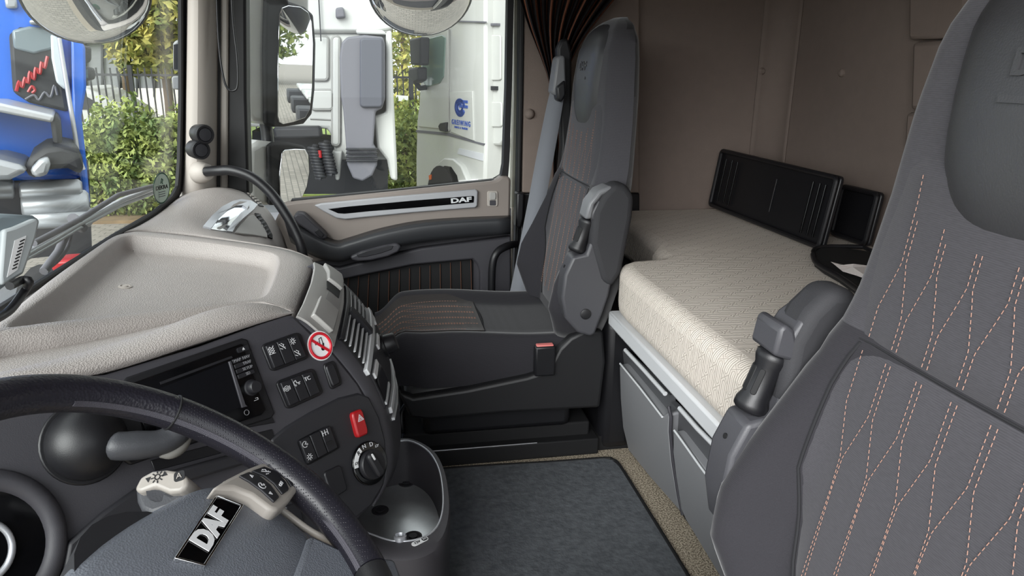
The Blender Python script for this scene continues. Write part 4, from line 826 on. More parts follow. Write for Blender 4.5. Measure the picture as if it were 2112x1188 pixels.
def seat(name, yc, sgn, label, mirror_label=None):
    """sgn = +1: inner (armrest) side towards -y as for the passenger seat"""
    t = thing(name, (0.30, yc, 0), label, 'seat')
    def W_(p): return np.array([p[0], yc+sgn*p[1], p[2]])
    FN = lambda yl: Frame((0, yc+sgn*yl, 0), (1, 0, 0), (0, 0, 1))
    # backrest shell
    zs = list(np.linspace(0.36, 1.10, 34))+list(np.linspace(1.115, 1.185, 9)); rows = []
    qs = np.r_[np.linspace(-1, -0.5, 14), np.linspace(-0.44, 0.44, 10), np.linspace(0.5, 1, 14)]
    for z in zs:
        w = interp(z, WTB); r = interp(z, RT); fr = [W_((front(q*w, z), q*w, z)) for q in qs]
        bk = [W_((r-(r-front(w, z))*0.9*abs(q)**6, q*w*0.985, z)) for q in (0.97, 0.8, 0.4, 0, -0.4, -0.8, -0.97)]
        rows.append(fr+bk)
    V, Fc = grid_geo(rows, True); m_ = len(rows[0]); Fc += [tuple(range(m_))[::-1], tuple((len(rows)-1)*m_+i for i in range(m_))]
    back = make('backrest', V, Fc, M_SEATSIDE, t, smooth=60); back.data.materials.append(M_SEAT)
    for p_ in back.data.polygons:
        if p_.center.z > 0.76 and p_.center.x < 0.635: p_.material_index = 1
    # centre panel laid just proud of the shell (lower and upper cushion)
    def panel(nm, z0, z1, hw, m):
        rr_ = []
        for k, z in enumerate(np.linspace(z0, z1, 16)):
            edge = min(k, 15-k)
            hwz = hw(z)
            rr_.append([W_((front(y, z)-0.007*(1-abs(y/hwz)**8)*(1 if edge else 0.2)+0.001, y, z)) for y in np.linspace(-hwz, hwz, 17)])
        return slab(nm, rr_, (0.012, 0, 0), m, t)
    lowhw = lambda z: np.interp(z, [0.38, 0.46, 0.58, 0.70, 0.752], [0.115, 0.150, 0.178, 0.170, 0.155])
    uphw = lambda z: np.interp(z, [0.756, 0.80, 0.86, 0.92, 0.97], [0.158, 0.175, 0.178, 0.165, 0.155])
    panel('lower_back_panel', 0.385, 0.752, lowhw, M_SEAT); panel('upper_back_panel', 0.758, 0.965, uphw, M_SEAT)
    mb = MB(); zz = np.linspace(0.385, 0.752, 20)
    for s_ in (-1, 1): mb.tube([W_((front(s_*lowhw(z), z)-0.002, s_*lowhw(z), z)) for z in zz], 0.0022, 6)
    mb.tube([W_((front(y, 0.755)-0.0005, y, 0.755)) for y in np.linspace(-0.16, 0.16, 17)], 0.0015, 6)
    mb.build('seam', M_SEAM, t)
    # head pad
    hz0, hz1 = 0.895, 1.172; rows = []
    for a in np.linspace(0, 1, 11):
        r_ = []
        for th in np.linspace(0, 2*math.pi, 49)[:-1]:
            c, s_ = math.cos(th), math.sin(th); ex = 2/3.2
            hy = 0.122*np.sign(c)*abs(c)**ex*a; zc = (hz0+hz1)/2+(hz1-hz0)/2*np.sign(s_)*abs(s_)**ex*a
            hy *= 1.0-0.10*(1-(zc-hz0)/(hz1-hz0))
            d = 0.016*(1-a**6)-0.002
            r_.append(W_((front(hy, min(zc, 1.18))-d, hy, zc)))
        rows.append(r_)
    V, Fc = grid_geo(rows, True)
    hp = make('head_pad', V, Fc, M_HEADPAD, t, smooth=70)
    HF = Frame(W_((front(0, 1.06)-0.0148, -0.035*sgn if sgn > 0 else 0.0, 1.062)), (0, 1, 0) if False else (0, 1, 0), (0.10, 0, 1))
    hc = W_((front(0, 1.06)-0.0142, 0.0, 1.06)); HF = Frame(hc, (0, 1, 0), (0.10, 0, 1))
    HF = Frame(hc, (0, 1, 0), (0.10, 0, 1))
    if HF.N[0] > 0: HF = Frame(hc, (0, -1, 0), (0.10, 0, 1))
    text('embossed_lettering', 'DAF', HF, 0.032, M_HEADPAD, hp, w=0.0006, bold=0.03, sx=1.1, thick=0.0014)
    MB().box(HF, -0.038, 0.038, -0.034, -0.027, 0.0, 0.002).build('embossed_bar', M_HEADPAD, hp)
    # stitching: double columns that split and rejoin
    mb = MB()
    def dash_line(pts, fx, gap=0.0068, ln=0.0040, r=0.00055):
        pp = resample(pts, 300); L_ = np.r_[0, np.cumsum(np.linalg.norm(np.diff(pp, axis=0), axis=1))]
        s_ = 0
        while s_+ln < L_[-1]:
            seg = []
            for q in (s_, s_+ln):
                a = np.array([np.interp(q, L_, pp[:, 0]), np.interp(q, L_, pp[:, 1])]); seg.append(fx(a))
            mb.tube(seg, r, 4); s_ += gap
    fb = lambda a: W_((front(a[0], a[1])-0.0072, a[0], a[1]))
    for k in range(-3, 4):
        y0 = k*0.048; e = 0.0038
        # below the seam: pair at top, splits at z~.66, rejoins neighbours at z~.60
        for s_ in (-1, 1):
            dash_line([(y0+s_*e, 0.748), (y0+s_*e, 0.685), (y0+s_*0.022, 0.625) , (y0+s_*(0.024-e*0.2)+0.0, 0.585), (y0+s_*0.0205, 0.42)], fb) if abs(y0+s_*0.024) < 0.15 else None
            top = 0.89 if abs(y0) < 0.06 else (0.905 if abs(y0) < 0.11 else 0.955)
            if abs(y0+s_*0.024) < 0.165: dash_line([(y0+s_*e, 0.764), (y0+s_*e, 0.80), (y0+s_*0.0205, 0.855), (y0+s_*0.0205, top)], fb)
    # cushion
    cz0 = 0.362
    def ctop(x, y):
        q = abs(y)/0.235; fxr = smooth01(-0.035, 0.05, x)
        return cz0+0.022*smooth01(0.5, 0.85, q)-0.05*np.clip((q-0.86)/0.14, 0, 1)**2-0.055*(1-fxr)-0.018*smooth01(0.15, 0.42, x)
    rows = []
    ys = np.r_[np.linspace(-1, -0.5, 12), np.linspace(-0.4, 0.4, 9), np.linspace(0.5, 1, 12)]*0.238
    for x in np.r_[-0.035, -0.033, np.linspace(-0.028, 0.06, 9), np.linspace(0.09, 0.50, 12)]:
        f_ = smooth01(-0.036, 0.04, x); wf = 0.80+0.20*smooth01(-0.035, 0.10, x)
        tp_ = [W_((x, y*wf, ctop(x, y))) for y in ys]
        rows.append([W_((x+0.01, ys[0]*wf*0.99, 0.245))]+tp_+[W_((x+0.01, ys[-1]*wf*0.99, 0.245))])
    V, Fc = grid_geo(rows); m_ = len(rows[0]); Fc += [tuple(range(m_)), tuple((len(rows)-1)*m_+i for i in range(m_)), tuple([i*m_ for i in range(len(rows))]+[i*m_+m_-1 for i in range(len(rows))][::-1])]
    make('cushion', V, Fc, M_SEATSIDE, t, smooth=60)
    rr_ = []
    for x in np.linspace(-0.031, 0.265, 16):
        wf = 0.80+0.20*smooth01(-0.035, 0.10, x); hw = 0.165*(1-0.22*smooth01(0.18, 0.27, x))
        rr_.append([W_((x-0.002*(x < 0), y*wf, ctop(x, y)+0.004)) for y in np.linspace(-hw, hw, 15)])
    slab('cushion_insert', rr_, (0, 0, -0.010), M_SEATINS, t)
    fc = lambda a: W_((a[0]-0.002*(a[0] < 0), a[1]*(0.80+0.20*smooth01(-0.035, 0.10, a[0])), ctop(a[0], a[1])+0.0052))
    for k in range(-2, 3):
        y0 = k*0.052; e = 0.0035
        for s_ in (-1, 1):
            dash_line([(-0.029, y0+s_*e), (0.05, y0+s_*e), (0.085, y0+s_*0.016), (0.13, y0+s_*0.0225), (0.258 if abs(y0) < 0.09 else 0.22, y0+s_*0.0225)], fc, gap=0.008, ln=0.005, r=0.0010)
    so = mb.build('stitching', M_ORANGE, t, smooth=None); so['kind'] = 'stuff'
    tube('cushion_seam', [W_((x, s_*0.0+y, ctop(x, y)+0.001)) for x, y, s_ in [(0.268+0.004*math.cos(a*3), a*0.13, 0) for a in np.linspace(-1, 1, 15)]], 0.002, M_SEAM, t, n=6)
    # plastic base shields, pedestal, rails
    for sd_, w_ in ((-1, 0.0), (1, 0.0)):
        F_ = Frame((0, yc+sgn*sd_*0.245, 0), (1, 0, 0), (0, 0, 1)); out = 1 if sgn*sd_ < 0 else -1
        poly = [(0.022, 0.250), (0.06, 0.232), (0.20, 0.245), (0.36, 0.270), (0.415, 0.285), (0.445, 0.345), (0.475, 0.375), (0.51, 0.392), (0.565, 0.388), (0.575, 0.30), (0.565, 0.165), (0.30, 0.170), (0.10, 0.165), (0.05, 0.175)]
        prism('base_shield', F_, poly, -0.018*out*1, 0.016*out, M_PLDARK, t, bevel=0.009, seg=3)
    mb = MB().box(Frame((0, yc, 0), (1, 0, 0), (0, 1, 0)), 0.04, 0.56, -0.235, 0.235, 0.165, 0.25)
    mb.build('base_pan', M_PLDARK, t, bevel=0.02)
    MB().box(Frame((0, yc, 0), (1, 0, 0), (0, 1, 0)), 0.085, 0.50, -0.205, 0.205, 0.085, 0.175).build('suspension_cover', M_BLACK, t, bevel=0.02)
    for s_ in (-1, 1):
        MB().box(Frame((0, yc+s_*0.19, 0), (1, 0, 0), (0, 1, 0)), -0.02, 0.58, -0.03, 0.03, 0.0, 0.05).build('floor_rail', M_MATTBLACK, t, bevel=0.004)
        tube('rail_edge', [(0.04, yc+s_*0.19-0.03, 0.051), (0.40, yc+s_*0.19-0.03, 0.051)], 0.0015, M_SILVER, t, n=6)
    MB().box(Frame((0, yc, 0), (1, 0, 0), (0, 1, 0)), 0.03, 0.56, -0.19, 0.19, 0.0, 0.09).build('pedestal', M_MATTBLACK, t, bevel=0.006)
    tube('front_lever', cat([W_((0.06, -0.18, 0.20)), W_((0.03, -0.19, 0.16)), W_((0.03, -0.19, 0.10)), W_((0.03, 0.10, 0.10))], 4), 0.006, M_BLACK, t, n=8)
    # folded-up armrest on the inner side
    aw0, aw1 = -0.305, -0.245
    AF = Frame((0, yc+sgn*aw0, 0), (1, 0, 0), (0, 0, 1)); dr = -1 if sgn > 0 else 1      # N = -y
    th_ = dr*(aw1-aw0)
    arm = prism('armrest', AF, [(0.447, 0.445), (0.436, 0.500), (0.442, 0.560), (0.462, 0.606), (0.496, 0.612), (0.522, 0.690), (0.500, 0.700), (0.504, 0.718), (0.520, 0.745), (0.555, 0.770), (0.578, 0.762), (0.580, 0.740), (0.575, 0.60), (0.560, 0.50), (0.528, 0.398), (0.515, 0.392), (0.480, 0.405)], min(0, th_), max(0, th_), M_PLGREY, t, bevel=0.010, seg=3)
    prism('armrest_pad', AF, [(0.503, 0.640), (0.508, 0.72), (0.527, 0.760), (0.556, 0.790), (0.590, 0.785), (0.612, 0.755), (0.610, 0.70), (0.590, 0.56), (0.565, 0.52), (0.535, 0.54)], min(0, th_)+0.004, max(0, th_)+0.006, M_ARMPAD, arm, bevel=0.018, seg=4)
    prism('armrest_tip', AF, [(0.488, 0.700), (0.497, 0.740), (0.520, 0.770), (0.550, 0.782), (0.560, 0.775), (0.530, 0.757), (0.512, 0.735), (0.506, 0.700)] if sgn > 0 else [(0.486, 0.702), (0.491, 0.738), (0.499, 0.744), (0.512, 0.735), (0.524, 0.700), (0.518, 0.690)], min(0, th_)-0.001, max(0, th_)+0.001, M_PLLIGHT if sgn > 0 else M_PLGREY, arm, bevel=0.006)
    for hx, hz_ in ((0.497, 0.715), (0.449, 0.575)):
        lathe('screw_hole', W_((hx-0.001, (aw0+aw1)/2, hz_)), nrm([-1, 0, 0.35]), [(0.004, -0.006), (0.004, 0.0015)], M_MATTBLACK, arm, n=12)
    axs = nrm([0.030, 0, 0.085]); ap = W_((0.478, (aw0+aw1)/2, 0.612))
    v_, f_ = lathe_geo(ap, axs, [(0.020, 0), (0.0235, 0.004), (0.0235, 0.012), (0.0195, 0.022), (0.0195, 0.066), (0.0235, 0.076), (0.0235, 0.084), (0.020, 0.088)], 12)
    make('adjuster_roller', v_, f_, M_BLACK, arm, smooth=50)
    for aa in (-40, 0, 40):
        dv_ = np.array([-math.cos(math.radians(aa)), math.sin(math.radians(aa)), 0.0]); dv_ = nrm(dv_-axs*(dv_@axs)); fl = Frame(ap+axs*0.044+dv_*0.0192, np.cross(axs, dv_), axs)
        prism('roller_flute', fl, rrect(-0.0042, 0.0042, -0.019, 0.019, 0.004), -0.003 if fl.N@dv_ > 0 else -0.0008, 0.0008 if fl.N@dv_ > 0 else 0.003, M_MATTBLACK, arm, bevel=0.001)
    lathe('pivot_cap', AF.p(0.50, 0.455, max(0, th_) if sgn > 0 else min(0, th_)), AF.N if sgn > 0 else -AF.N, [(0.014, 0), (0.014, 0.003), (0.010, 0.005)], M_PLDARK, arm, n=20)
    # buckle on the inner side
    bkF = Frame(W_((0.405, -0.262 if sgn > 0 else -0.24, 0.275 if sgn > 0 else 0.20)), (1, 0, 0), (0.05, 0, 1)); 
    bk = MB().box(bkF, -0.028, 0.028, 0.0, 0.085, -0.012, 0.014).build('belt_buckle', M_BLACK, t, bevel=0.006)
    MB().box(bkF, -0.023, 0.023, 0.072, 0.088, -0.008, 0.010).build('buckle_button', mat('buckle_pink_red', (214, 120, 116), 0.5), bk, bevel=0.003)
    return t, W_
ps, PW = seat('passenger_seat', 2.0, 1, 'dark grey passenger seat with folded armrest by the door')
ds, DW = seat('driver_seat', 0.55, -1, 'large dark grey driver seat with orange stitching, nearest the camera')
# belt of the passenger seat
gd = [P(1152, 178, y=2.20), P(1140, 240, y=2.21), P(1110, 400, y=2.215), P(1082, 540, y=2.22), P(1063, 632, y=2.215)]
gd = cat(gd, 5); rows = []
for i, p in enumerate(gd):
    hw = 0.019+0.006*min(1, i/8); rows.append([p+np.array([-hw, 0.012, 0]), p+np.array([0, 0, 0]), p+np.array([hw, -0.012, 0.002])])
bl_ = loft('belt_strap', rows, M_BELT, ps, solid=0.0015)
pxprism('belt_guide', FX(2.19), [(1143, 170), (1150, 120), (1158, 114), (1166, 116), (1168, 200), (1160, 196), (1152, 200), (1140, 192)], -0.05, 0.02, M_PLLIGHT, ps, bevel=0.008)
pxprism('guide_slot', FX(2.175), [(1148, 180), (1166, 165), (1168, 196), (1158, 212), (1150, 206)], -0.03, 0.02, M_BLACK, ps, bevel=0.006)
pxprism('belt_cover', FX(2.24), [(1150, 100), (1158, 82), (1172, 78), (1180, 110), (1180, 320), (1150, 500), (1142, 480), (1158, 300)], -0.02, 0.02, M_PLDARK, ps, bevel=0.008)
pxprism('belt_tongue', FX(2.20), [(1058, 628), (1072, 626), (1074, 635), (1060, 638)], -0.01, 0.01, M_SILVER, ps, bevel=0.002)

# ================================================================== BUNK
def mattress_mat():
    m = bpy.data.materials.new('quilted_mattress_cloth'); m.use_nodes = True; nt = m.node_tree; L = nt.links; b = nt.nodes['Principled BSDF']; b.inputs['Roughness'].default_value = 0.95; b.inputs['Specular IOR Level'].default_value = 0.1
    tc = nt.nodes.new('ShaderNodeTexCoord'); sx = nt.nodes.new('ShaderNodeSeparateXYZ'); L.new(tc.outputs['Object'], sx.inputs[0])
    def math_(op, a, bb, c=None):
        n = nt.nodes.new('ShaderNodeMath'); n.operation = op
        for i, v in enumerate((a, bb, c)):
            if v is None: continue
            if isinstance(v, (int, float)): n.inputs[i].default_value = v
            else: L.new(v, n.inputs[i])
        return n.outputs[0]
    v = math_('ADD', sx.outputs[0], sx.outputs[2]); u = sx.outputs[1]
    # elongated hexagons in staggered columns, with a second outline nested inside each
    HU, HV = 0.024, 0.062
    cu = math_('DIVIDE', math_('ADD', u, math_('MULTIPLY', v, 0.12)), HU); col = math_('FLOOR', cu, None)
    stag = math_('MULTIPLY', math_('FLOORED_MODULO', col, 2.0), 0.5)
    cv = math_('ADD', math_('DIVIDE', v, HV), stag)
    fa = math_('ABSOLUTE', math_('SUBTRACT', math_('FRACT', cu, None), 0.5), None); fb_ = math_('ABSOLUTE', math_('SUBTRACT', math_('FRACT', cv, None), 0.5), None)
    t1 = math_('MULTIPLY', math_('SUBTRACT', 0.5, fa), HU)
    t2 = math_('ABSOLUTE', math_('SUBTRACT', math_('MULTIPLY', math_('SUBTRACT', 0.5, fb_), HV), math_('MULTIPLY', fa, HU*0.75)), None)
    td = math_('MINIMUM', t1, t2)
    ribs = math_('MULTIPLY', math_('COSINE', math_('MULTIPLY', td, 2*math.pi/0.0062), None), -1.0)
    big = math_('MULTIPLY', td, 60.0)
    dark = nt.nodes.new('ShaderNodeMapRange'); dark.inputs[1].default_value = -1; dark.inputs[2].default_value = -0.6; L.new(ribs, dark.inputs[0])
    n = nt.nodes.new('ShaderNodeTexNoise'); n.inputs['Scale'].default_value = 500; L.new(tc.outputs['Object'], n.inputs['Vector'])
    mx = nt.nodes.new('ShaderNodeMix'); mx.data_type = 'RGBA'; mx.inputs[6].default_value = (*lin((168, 158, 148)), 1); mx.inputs[7].default_value = (*lin((226, 217, 206)), 1); L.new(dark.outputs[0], mx.inputs[0])
    L.new(mx.outputs[2], b.inputs['Base Color'])
    h = math_('ADD', math_('MULTIPLY', ribs, 0.5), math_('MULTIPLY', big, 0.35)); h = math_('ADD', h, math_('MULTIPLY', n.outputs[0], 0.3))
    bp = nt.nodes.new('ShaderNodeBump'); bp.inputs['Strength'].default_value = 0.38; bp.inputs['Distance'].default_value = 0.003; L.new(h, bp.inputs['Height']); L.new(bp.outputs[0], b.inputs['Normal'])
    return m
M_MATTRESS = mattress_mat()
mp = [(0.70, 0.16), (0.70, 0.88), (0.64, 0.93), (0.58, 0.95), (0.572, 1.0), (0.572, 1.60), (0.575, 1.66), (0.59, 1.71), (0.62, 1.735), (0.70, 1.745), (0.72, 1.77), (0.725, 1.84), (0.76, 1.90), (0.78, 2.41), (1.375, 2.41), (1.375, 0.16)]
tag(prism('mattress', AX, mp, 0.452, 0.585, M_MATTRESS, bevel=0.032, seg=5), 'cream quilted mattress on the bunk behind the seats', 'mattress')
bunk = thing('bunk_base', (0.97, 1.0, 0), 'silver rail and grey drawer fronts under the bunk', 'bunk')
MB().box(AX, 0.570, 0.612, 0.935, 1.725, 0.412, 0.4515).build('front_rail', M_SILVERPLASTIC, bunk, bevel=0.006)
MB().box(AX, 0.70, 1.375, 0.16, 2.41, 0.0, 0.45).build('bunk_body', M_MATTBLACK, bunk)
MB().box(AX, 0.60, 0.72, 0.935, 1.72, 0.405, 0.45).build('bunk_deck', M_MESH, bunk)
DF = Frame((0.664, 1.784, 0.0), (0, -1, 0), (-0.062, 0, 0.40))     # drawer plane, N = forward
def drawer(front_px, lip_px, pocket_px, top_px):
    d_ = pxprism('drawer', DF, front_px, -0.03, 0.0, M_MESH, bunk, bevel=0.006)
    pxprism('grip_pocket', DF, pocket_px, -0.035, -0.022, mat('grip_pocket_grey', (86, 87, 90), 0.5), d_)
    tube('grip_lip', [DF.pxw(a, b, 0.002) for a, b in lip_px], 0.0028, M_SILVERPLASTIC, d_, n=8)
    tube('grip_edge', [DF.pxw(a, b, 0.004) for a, b in top_px], 0.0055, M_SILVERPLASTIC, d_, n=8)
    return d_
drawer([(1277, 752), (1284, 757), (1366, 858), (1376, 850), (1381, 855), (1379, 890), (1384, 950), (1396, 1020), (1404, 1058), (1340, 985), (1296, 930), (1284, 880), (1279, 820)],
       [(1279, 750), (1284, 756), (1320, 800), (1366, 860)], [(1276, 715), (1382, 815), (1384, 870), (1362, 862), (1274, 758)], [(1290, 722), (1330, 765), (1372, 812)])
drawer([(1388, 890), (1396, 896), (1446, 962), (1500, 1030), (1520, 1250), (1415, 1075), (1404, 1050), (1393, 980), (1387, 930)],
       [(1391, 888), (1400, 900), (1446, 965), (1490, 1022)], [(1384, 830), (1480, 925), (1500, 1040), (1446, 970), (1385, 900)], [(1402, 842), (1440, 885), (1480, 925)])
tube('drawer_divider', [DF.pxw(a, b, -0.001) for a, b in [(1379, 838), (1384, 860), (1383, 890), (1388, 950), (1399, 1020), (1408, 1062)]], 0.004, M_FASCIA, bunk, n=8)

struct(MB().box(AX, -0.10, 0.69, 1.80, 2.40, 0.0, 0.045).build('trim_7', M_MATTBLACK), 'black raised floor under the passenger seat', 'floor')
MB().box(AX, 0.585, 0.688, 1.79, 2.38, 0.0, 0.40).build('cable_cover', M_BLACK, bpy.data.objects['trim_7'], bevel=0.03, seg=3)
# trays leaning at the back of the bunk
def fold_tray(name, O, U, V, w, h, label, grp=None, ribs=True):
    F = Frame(O, U, V); t = thing(name, O, label, 'tray', grp)
    prism('tray_panel', F, rrect(0, w, 0, h, 0.012), -0.012, 0.0, M_BLACK, t, bevel=0.003)
    MB().tube([F.p(a, b, 0.008) for a, b in rrect(0.006, w-0.006, 0.006, h-0.006, 0.012)], 0.007, 8, True).build('tray_rim', M_BLACK, t)
    if ribs:
        for u_ in (0.045, 0.085, 0.12, w-0.10, w-0.07, w-0.045):
            tube('tray_rib', [F.p(u_, 0.025, 0.006), F.p(u_, h-0.03, 0.006)], 0.0032, M_GLOSSBLACK, t, n=8)
        tube('tray_rib', [F.p(w*0.56, 0.05, 0.002), F.p(w*0.56, h-0.05, 0.002)], 0.0025, M_BLACK, t, n=6)
    return t
o1 = P(1466, 425, y=2.36); o2 = P(1695, 516, z=0.592); tl_ = P(1480, 320, y=2.39)
fold_tray('folding_tray', o1, o2-o1, tl_-o1, np.linalg.norm(o2-o1), 0.20, 'long black plastic tray with ribs leaning on the rear wall above the mattress')
o3 = P(1716, 512, x=1.30); o3[2] = 0.592; o4 = P(1790, 490, x=1.34); o4[2] = 0.592
fold_tray('storage_panel', P(1712, 512, x=1.31)*np.array([1, 1, 0])+np.array([0, 0, 0.592]), (0.03, -1, 0), (0.12, 0, 1), 0.16, 0.15, 'plain black panel leaning on the rear wall, behind the long ribbed tray', ribs=False)
# black organiser lying on the mattress with paper
og = [(1677, 520), (1690, 512), (1730, 510), (1800, 520), (1800, 620), (1770, 600), (1730, 572), (1700, 555), (1680, 540)]
ogu = [tuple(P(a, b, z=0.60)[:2]) for a, b in og]
ob = thing('fabric_organiser', (*P(1740, 550, z=0.59)[:2], 0.586), 'flat black fabric organiser lying on the mattress behind the driver seat', 'organiser')
prism('organiser_body', AX, ogu, 0.5862, 0.602, M_MATTBLACK, ob, bevel=0.006)
tube('organiser_rim', cat([np.array([p[0], p[1], 0.602]) for p in ogu], 3, True), 0.006, M_BLACK, ob, n=8, closed=True)
pg_ = [P(a, b, z=z) for a, b, z in [(1714, 540, 0.609), (1735, 547, 0.618), (1760, 545, 0.622), (1800, 550, 0.616), (1800, 580, 0.612), (1765, 568, 0.61), (1738, 560, 0.609)]]
V = [p for p in pg_]; ctr_ = np.mean(V, axis=0)+np.array([0, 0, 0.004]); 
pp = make('crumpled_paper', V+[ctr_], [(i, (i+1) % 7, 7) for i in range(7)], M_PAPER, solid=0.0012, smooth=None)
tag(pp, 'crumpled white paper on the black organiser on the bunk', 'paper')

# ================================================================== CURTAIN
def curtain():
    cm = bpy.data.materials.new('striped_curtain_cloth'); cm.use_nodes = True; nt = cm.node_tree; L = nt.links; b = nt.nodes['Principled BSDF']; b.inputs['Roughness'].default_value = 0.9; b.inputs['Specular IOR Level'].default_value = 0.1
    at = nt.nodes.new('ShaderNodeUVMap'); sx = nt.nodes.new('ShaderNodeSeparateXYZ'); L.new(at.outputs[0], sx.inputs[0])
    m1 = nt.nodes.new('ShaderNodeMath'); m1.operation = 'FRACT'; m0 = nt.nodes.new('ShaderNodeMath'); m0.operation = 'MULTIPLY'; m0.inputs[1].default_value = 17; L.new(sx.outputs[0], m0.inputs[0]); L.new(m0.outputs[0], m1.inputs[0])
    r = nt.nodes.new('ShaderNodeValToRGB'); r.color_ramp.interpolation = 'CONSTANT'; r.color_ramp.elements[0].color = (*lin((44, 41, 42)), 1); r.color_ramp.elements[1].position = 0.68; r.color_ramp.elements[1].color = (*lin((126, 82, 64)), 1); L.new(m1.outputs[0], r.inputs[0]); L.new(r.outputs[0], b.inputs['Base Color'])
    nu, nv = 140, 24; V = []; Fc = []; UV = []
    for j in range(nv+1):
        t = j/nv
        py = -200+t*700
        g_ = smooth01(-200, 215, py)
        xl = 1085-30*(1-g_)+(1138-1085)*smooth01(-60, 215, py)**1.3; xr = 1310+40*(1-g_)+(1166-1310)*smooth01(-120, 170, py)**0.8
        if py > 215: xl = 1140+(py-215)*0.0; xr = 1172+(py-215)*0.02
        for i in range(nu+1):
            u = i/nu; px = xl+(xr-xl)*u
            amp = 0.022
            V.append(P(px, py, y=2.335+amp*math.sin(u*2*math.pi*11)+0.008*math.sin(u*31+t*3))); UV.append((u, t))
    for j in range(nv):
        for i in range(nu): k = j*(nu+1)+i; Fc.append((k, k+1, k+nu+2, k+nu+1))
    o = make('curtain', V, Fc, cm, smooth=80, solid=0.0015)
    uvl = o.data.uv_layers.new(name='UVMap')
    for lp in o.data.loops: uvl.data[lp.index].uv = UV[lp.vertex_index]
    return o
tag(curtain(), 'dark curtain with rust stripes gathered behind the passenger seat', 'curtain')

# ================================================================== SMALL FITTINGS ON THE PILLAR
gh = thing('grab_handle', P(430, 350, y=2.26), 'black curved grab handle from the windscreen pillar to the dashboard', 'handle')
tube('handle_bar', cat([P(425, 354, y=2.25), P(450, 352, y=2.23), P(480, 352, y=2.22), P(520, 366, y=2.21), P(556, 396, y=2.20), P(585, 435, y=2.19), P(608, 475, y=2.18), P(622, 512, y=2.17), P(628, 560, y=2.17)], 6), 0.0145, M_BLACK, gh, n=14)
lathe('handle_socket', P(408, 356, y=2.285), P(432, 354, y=2.25)-P(405, 356, y=2.28), [(0.020, -0.01), (0.032, 0.0), (0.031, 0.02), (0.024, 0.042), (0.020, 0.044)], M_BEIGE_S, gh, n=22, smooth=60)
for a, b, lab in ((419, 277, 'upper of two black round knobs on the windscreen pillar'), (411, 309, 'lower of two black round knobs on the windscreen pillar')):
    c_ = P(a, b, y=2.235); k_ = thing('speaker_knob', c_, lab, 'knob')
    ax = nrm([0.55, -0.8, 0.0]); lathe('knob_body', c_, ax, [(0.026, -0.035), (0.028, -0.005), (0.028, 0.010), (0.025, 0.016), (0.020, 0.016), (0.019, 0.012)], M_BLACK, k_, n=24)
    lathe('knob_face', c_+ax*0.012, ax, [(0.019, 0), (0.018, 0.003), (0.006, 0.004)], M_FASCIA_D, k_, n=20)
tag(tube('cord_loop', cat([P(448, -120, y=2.33), P(447, 0, y=2.32), P(452, 100, y=2.315), P(461, 160, y=2.31), P(470, 183, y=2.31), P(482, 187, y=2.31), P(490, 175, y=2.31), P(489, 120, y=2.315), P(482, 60, y=2.32), P(478, 0, y=2.32), P(476, -120, y=2.33)], 6), 0.0032, M_BLACK, n=8), 'thin black cord loop hanging beside the windscreen pillar', 'cord')

# toll unit on the windscreen
def wpt(a, b, off=0.0): return WS.pxw(a, b, off)
tu = thing('toll_unit', wpt(30, 600, 0.02), 'grey toll box with a barcode label on the windscreen', 'device')
BFm = Frame(P(36, 540, x=-0.50), P(80, 470, x=-0.50)-P(40, 478, x=-0.47), (0, 0, 1))
BFm = Frame(P(40, 530, x=-0.50), (0.55, 0.83, 0.0), (-0.15, 0.0, 1))
if BFm.N @ (CAM-BFm.O) < 0: BFm = Frame(BFm.O, -BFm.U, BFm.V)
M_TOLL = mat('toll_grey_plastic', (128, 140, 146), 0.45); M_TOLLF = mat('toll_pale_plastic', (170, 176, 178), 0.5)
pxprism('unit_front', BFm, [(8, 474), (30, 468), (72, 450), (84, 453), (76, 490), (50, 565), (5, 590), (0, 570)], -0.012, 0.0, M_TOLLF, tu, bevel=0.004)
pxprism('unit_body', BFm, [(-60, 470), (0, 440), (70, 444), (84, 453), (70, 500), (40, 570), (0, 600), (-60, 640)], -0.06, -0.010, M_TOLL, tu, bevel=0.006, at=-0.012)
pxprism('barcode_label', BFm, [(30, 496), (54, 486), (36, 556), (14, 572)], -0.001, 0.0006, M_STICKWHITE, tu, at=0.0)
mb = MB()
for i in range(9):
    t = i/8; a = BFm.px(42-16*t, 498+60*t*0.95, 0.0007); b = BFm.px(50-16*t, 494+60*t*0.95, 0.0007); mb.stroke(BFm, [a, b], 0.0016, 0.0006, 0.0012)
mb.build('barcode_bars', M_BLACK, bpy.data.objects['barcode_label'], smooth=None)
tag(tube('toll_cable', cat([P(20, 590, x=-0.5), P(45, 578, x=-0.5), P(60, 580, x=-0.49), P(50, 600, x=-0.50), P(20, 640, x=-0.50), P(-20, 665, x=-0.50)], 6), 0.006, M_BLACK, n=8), 'black cable below the toll box', 'cable')
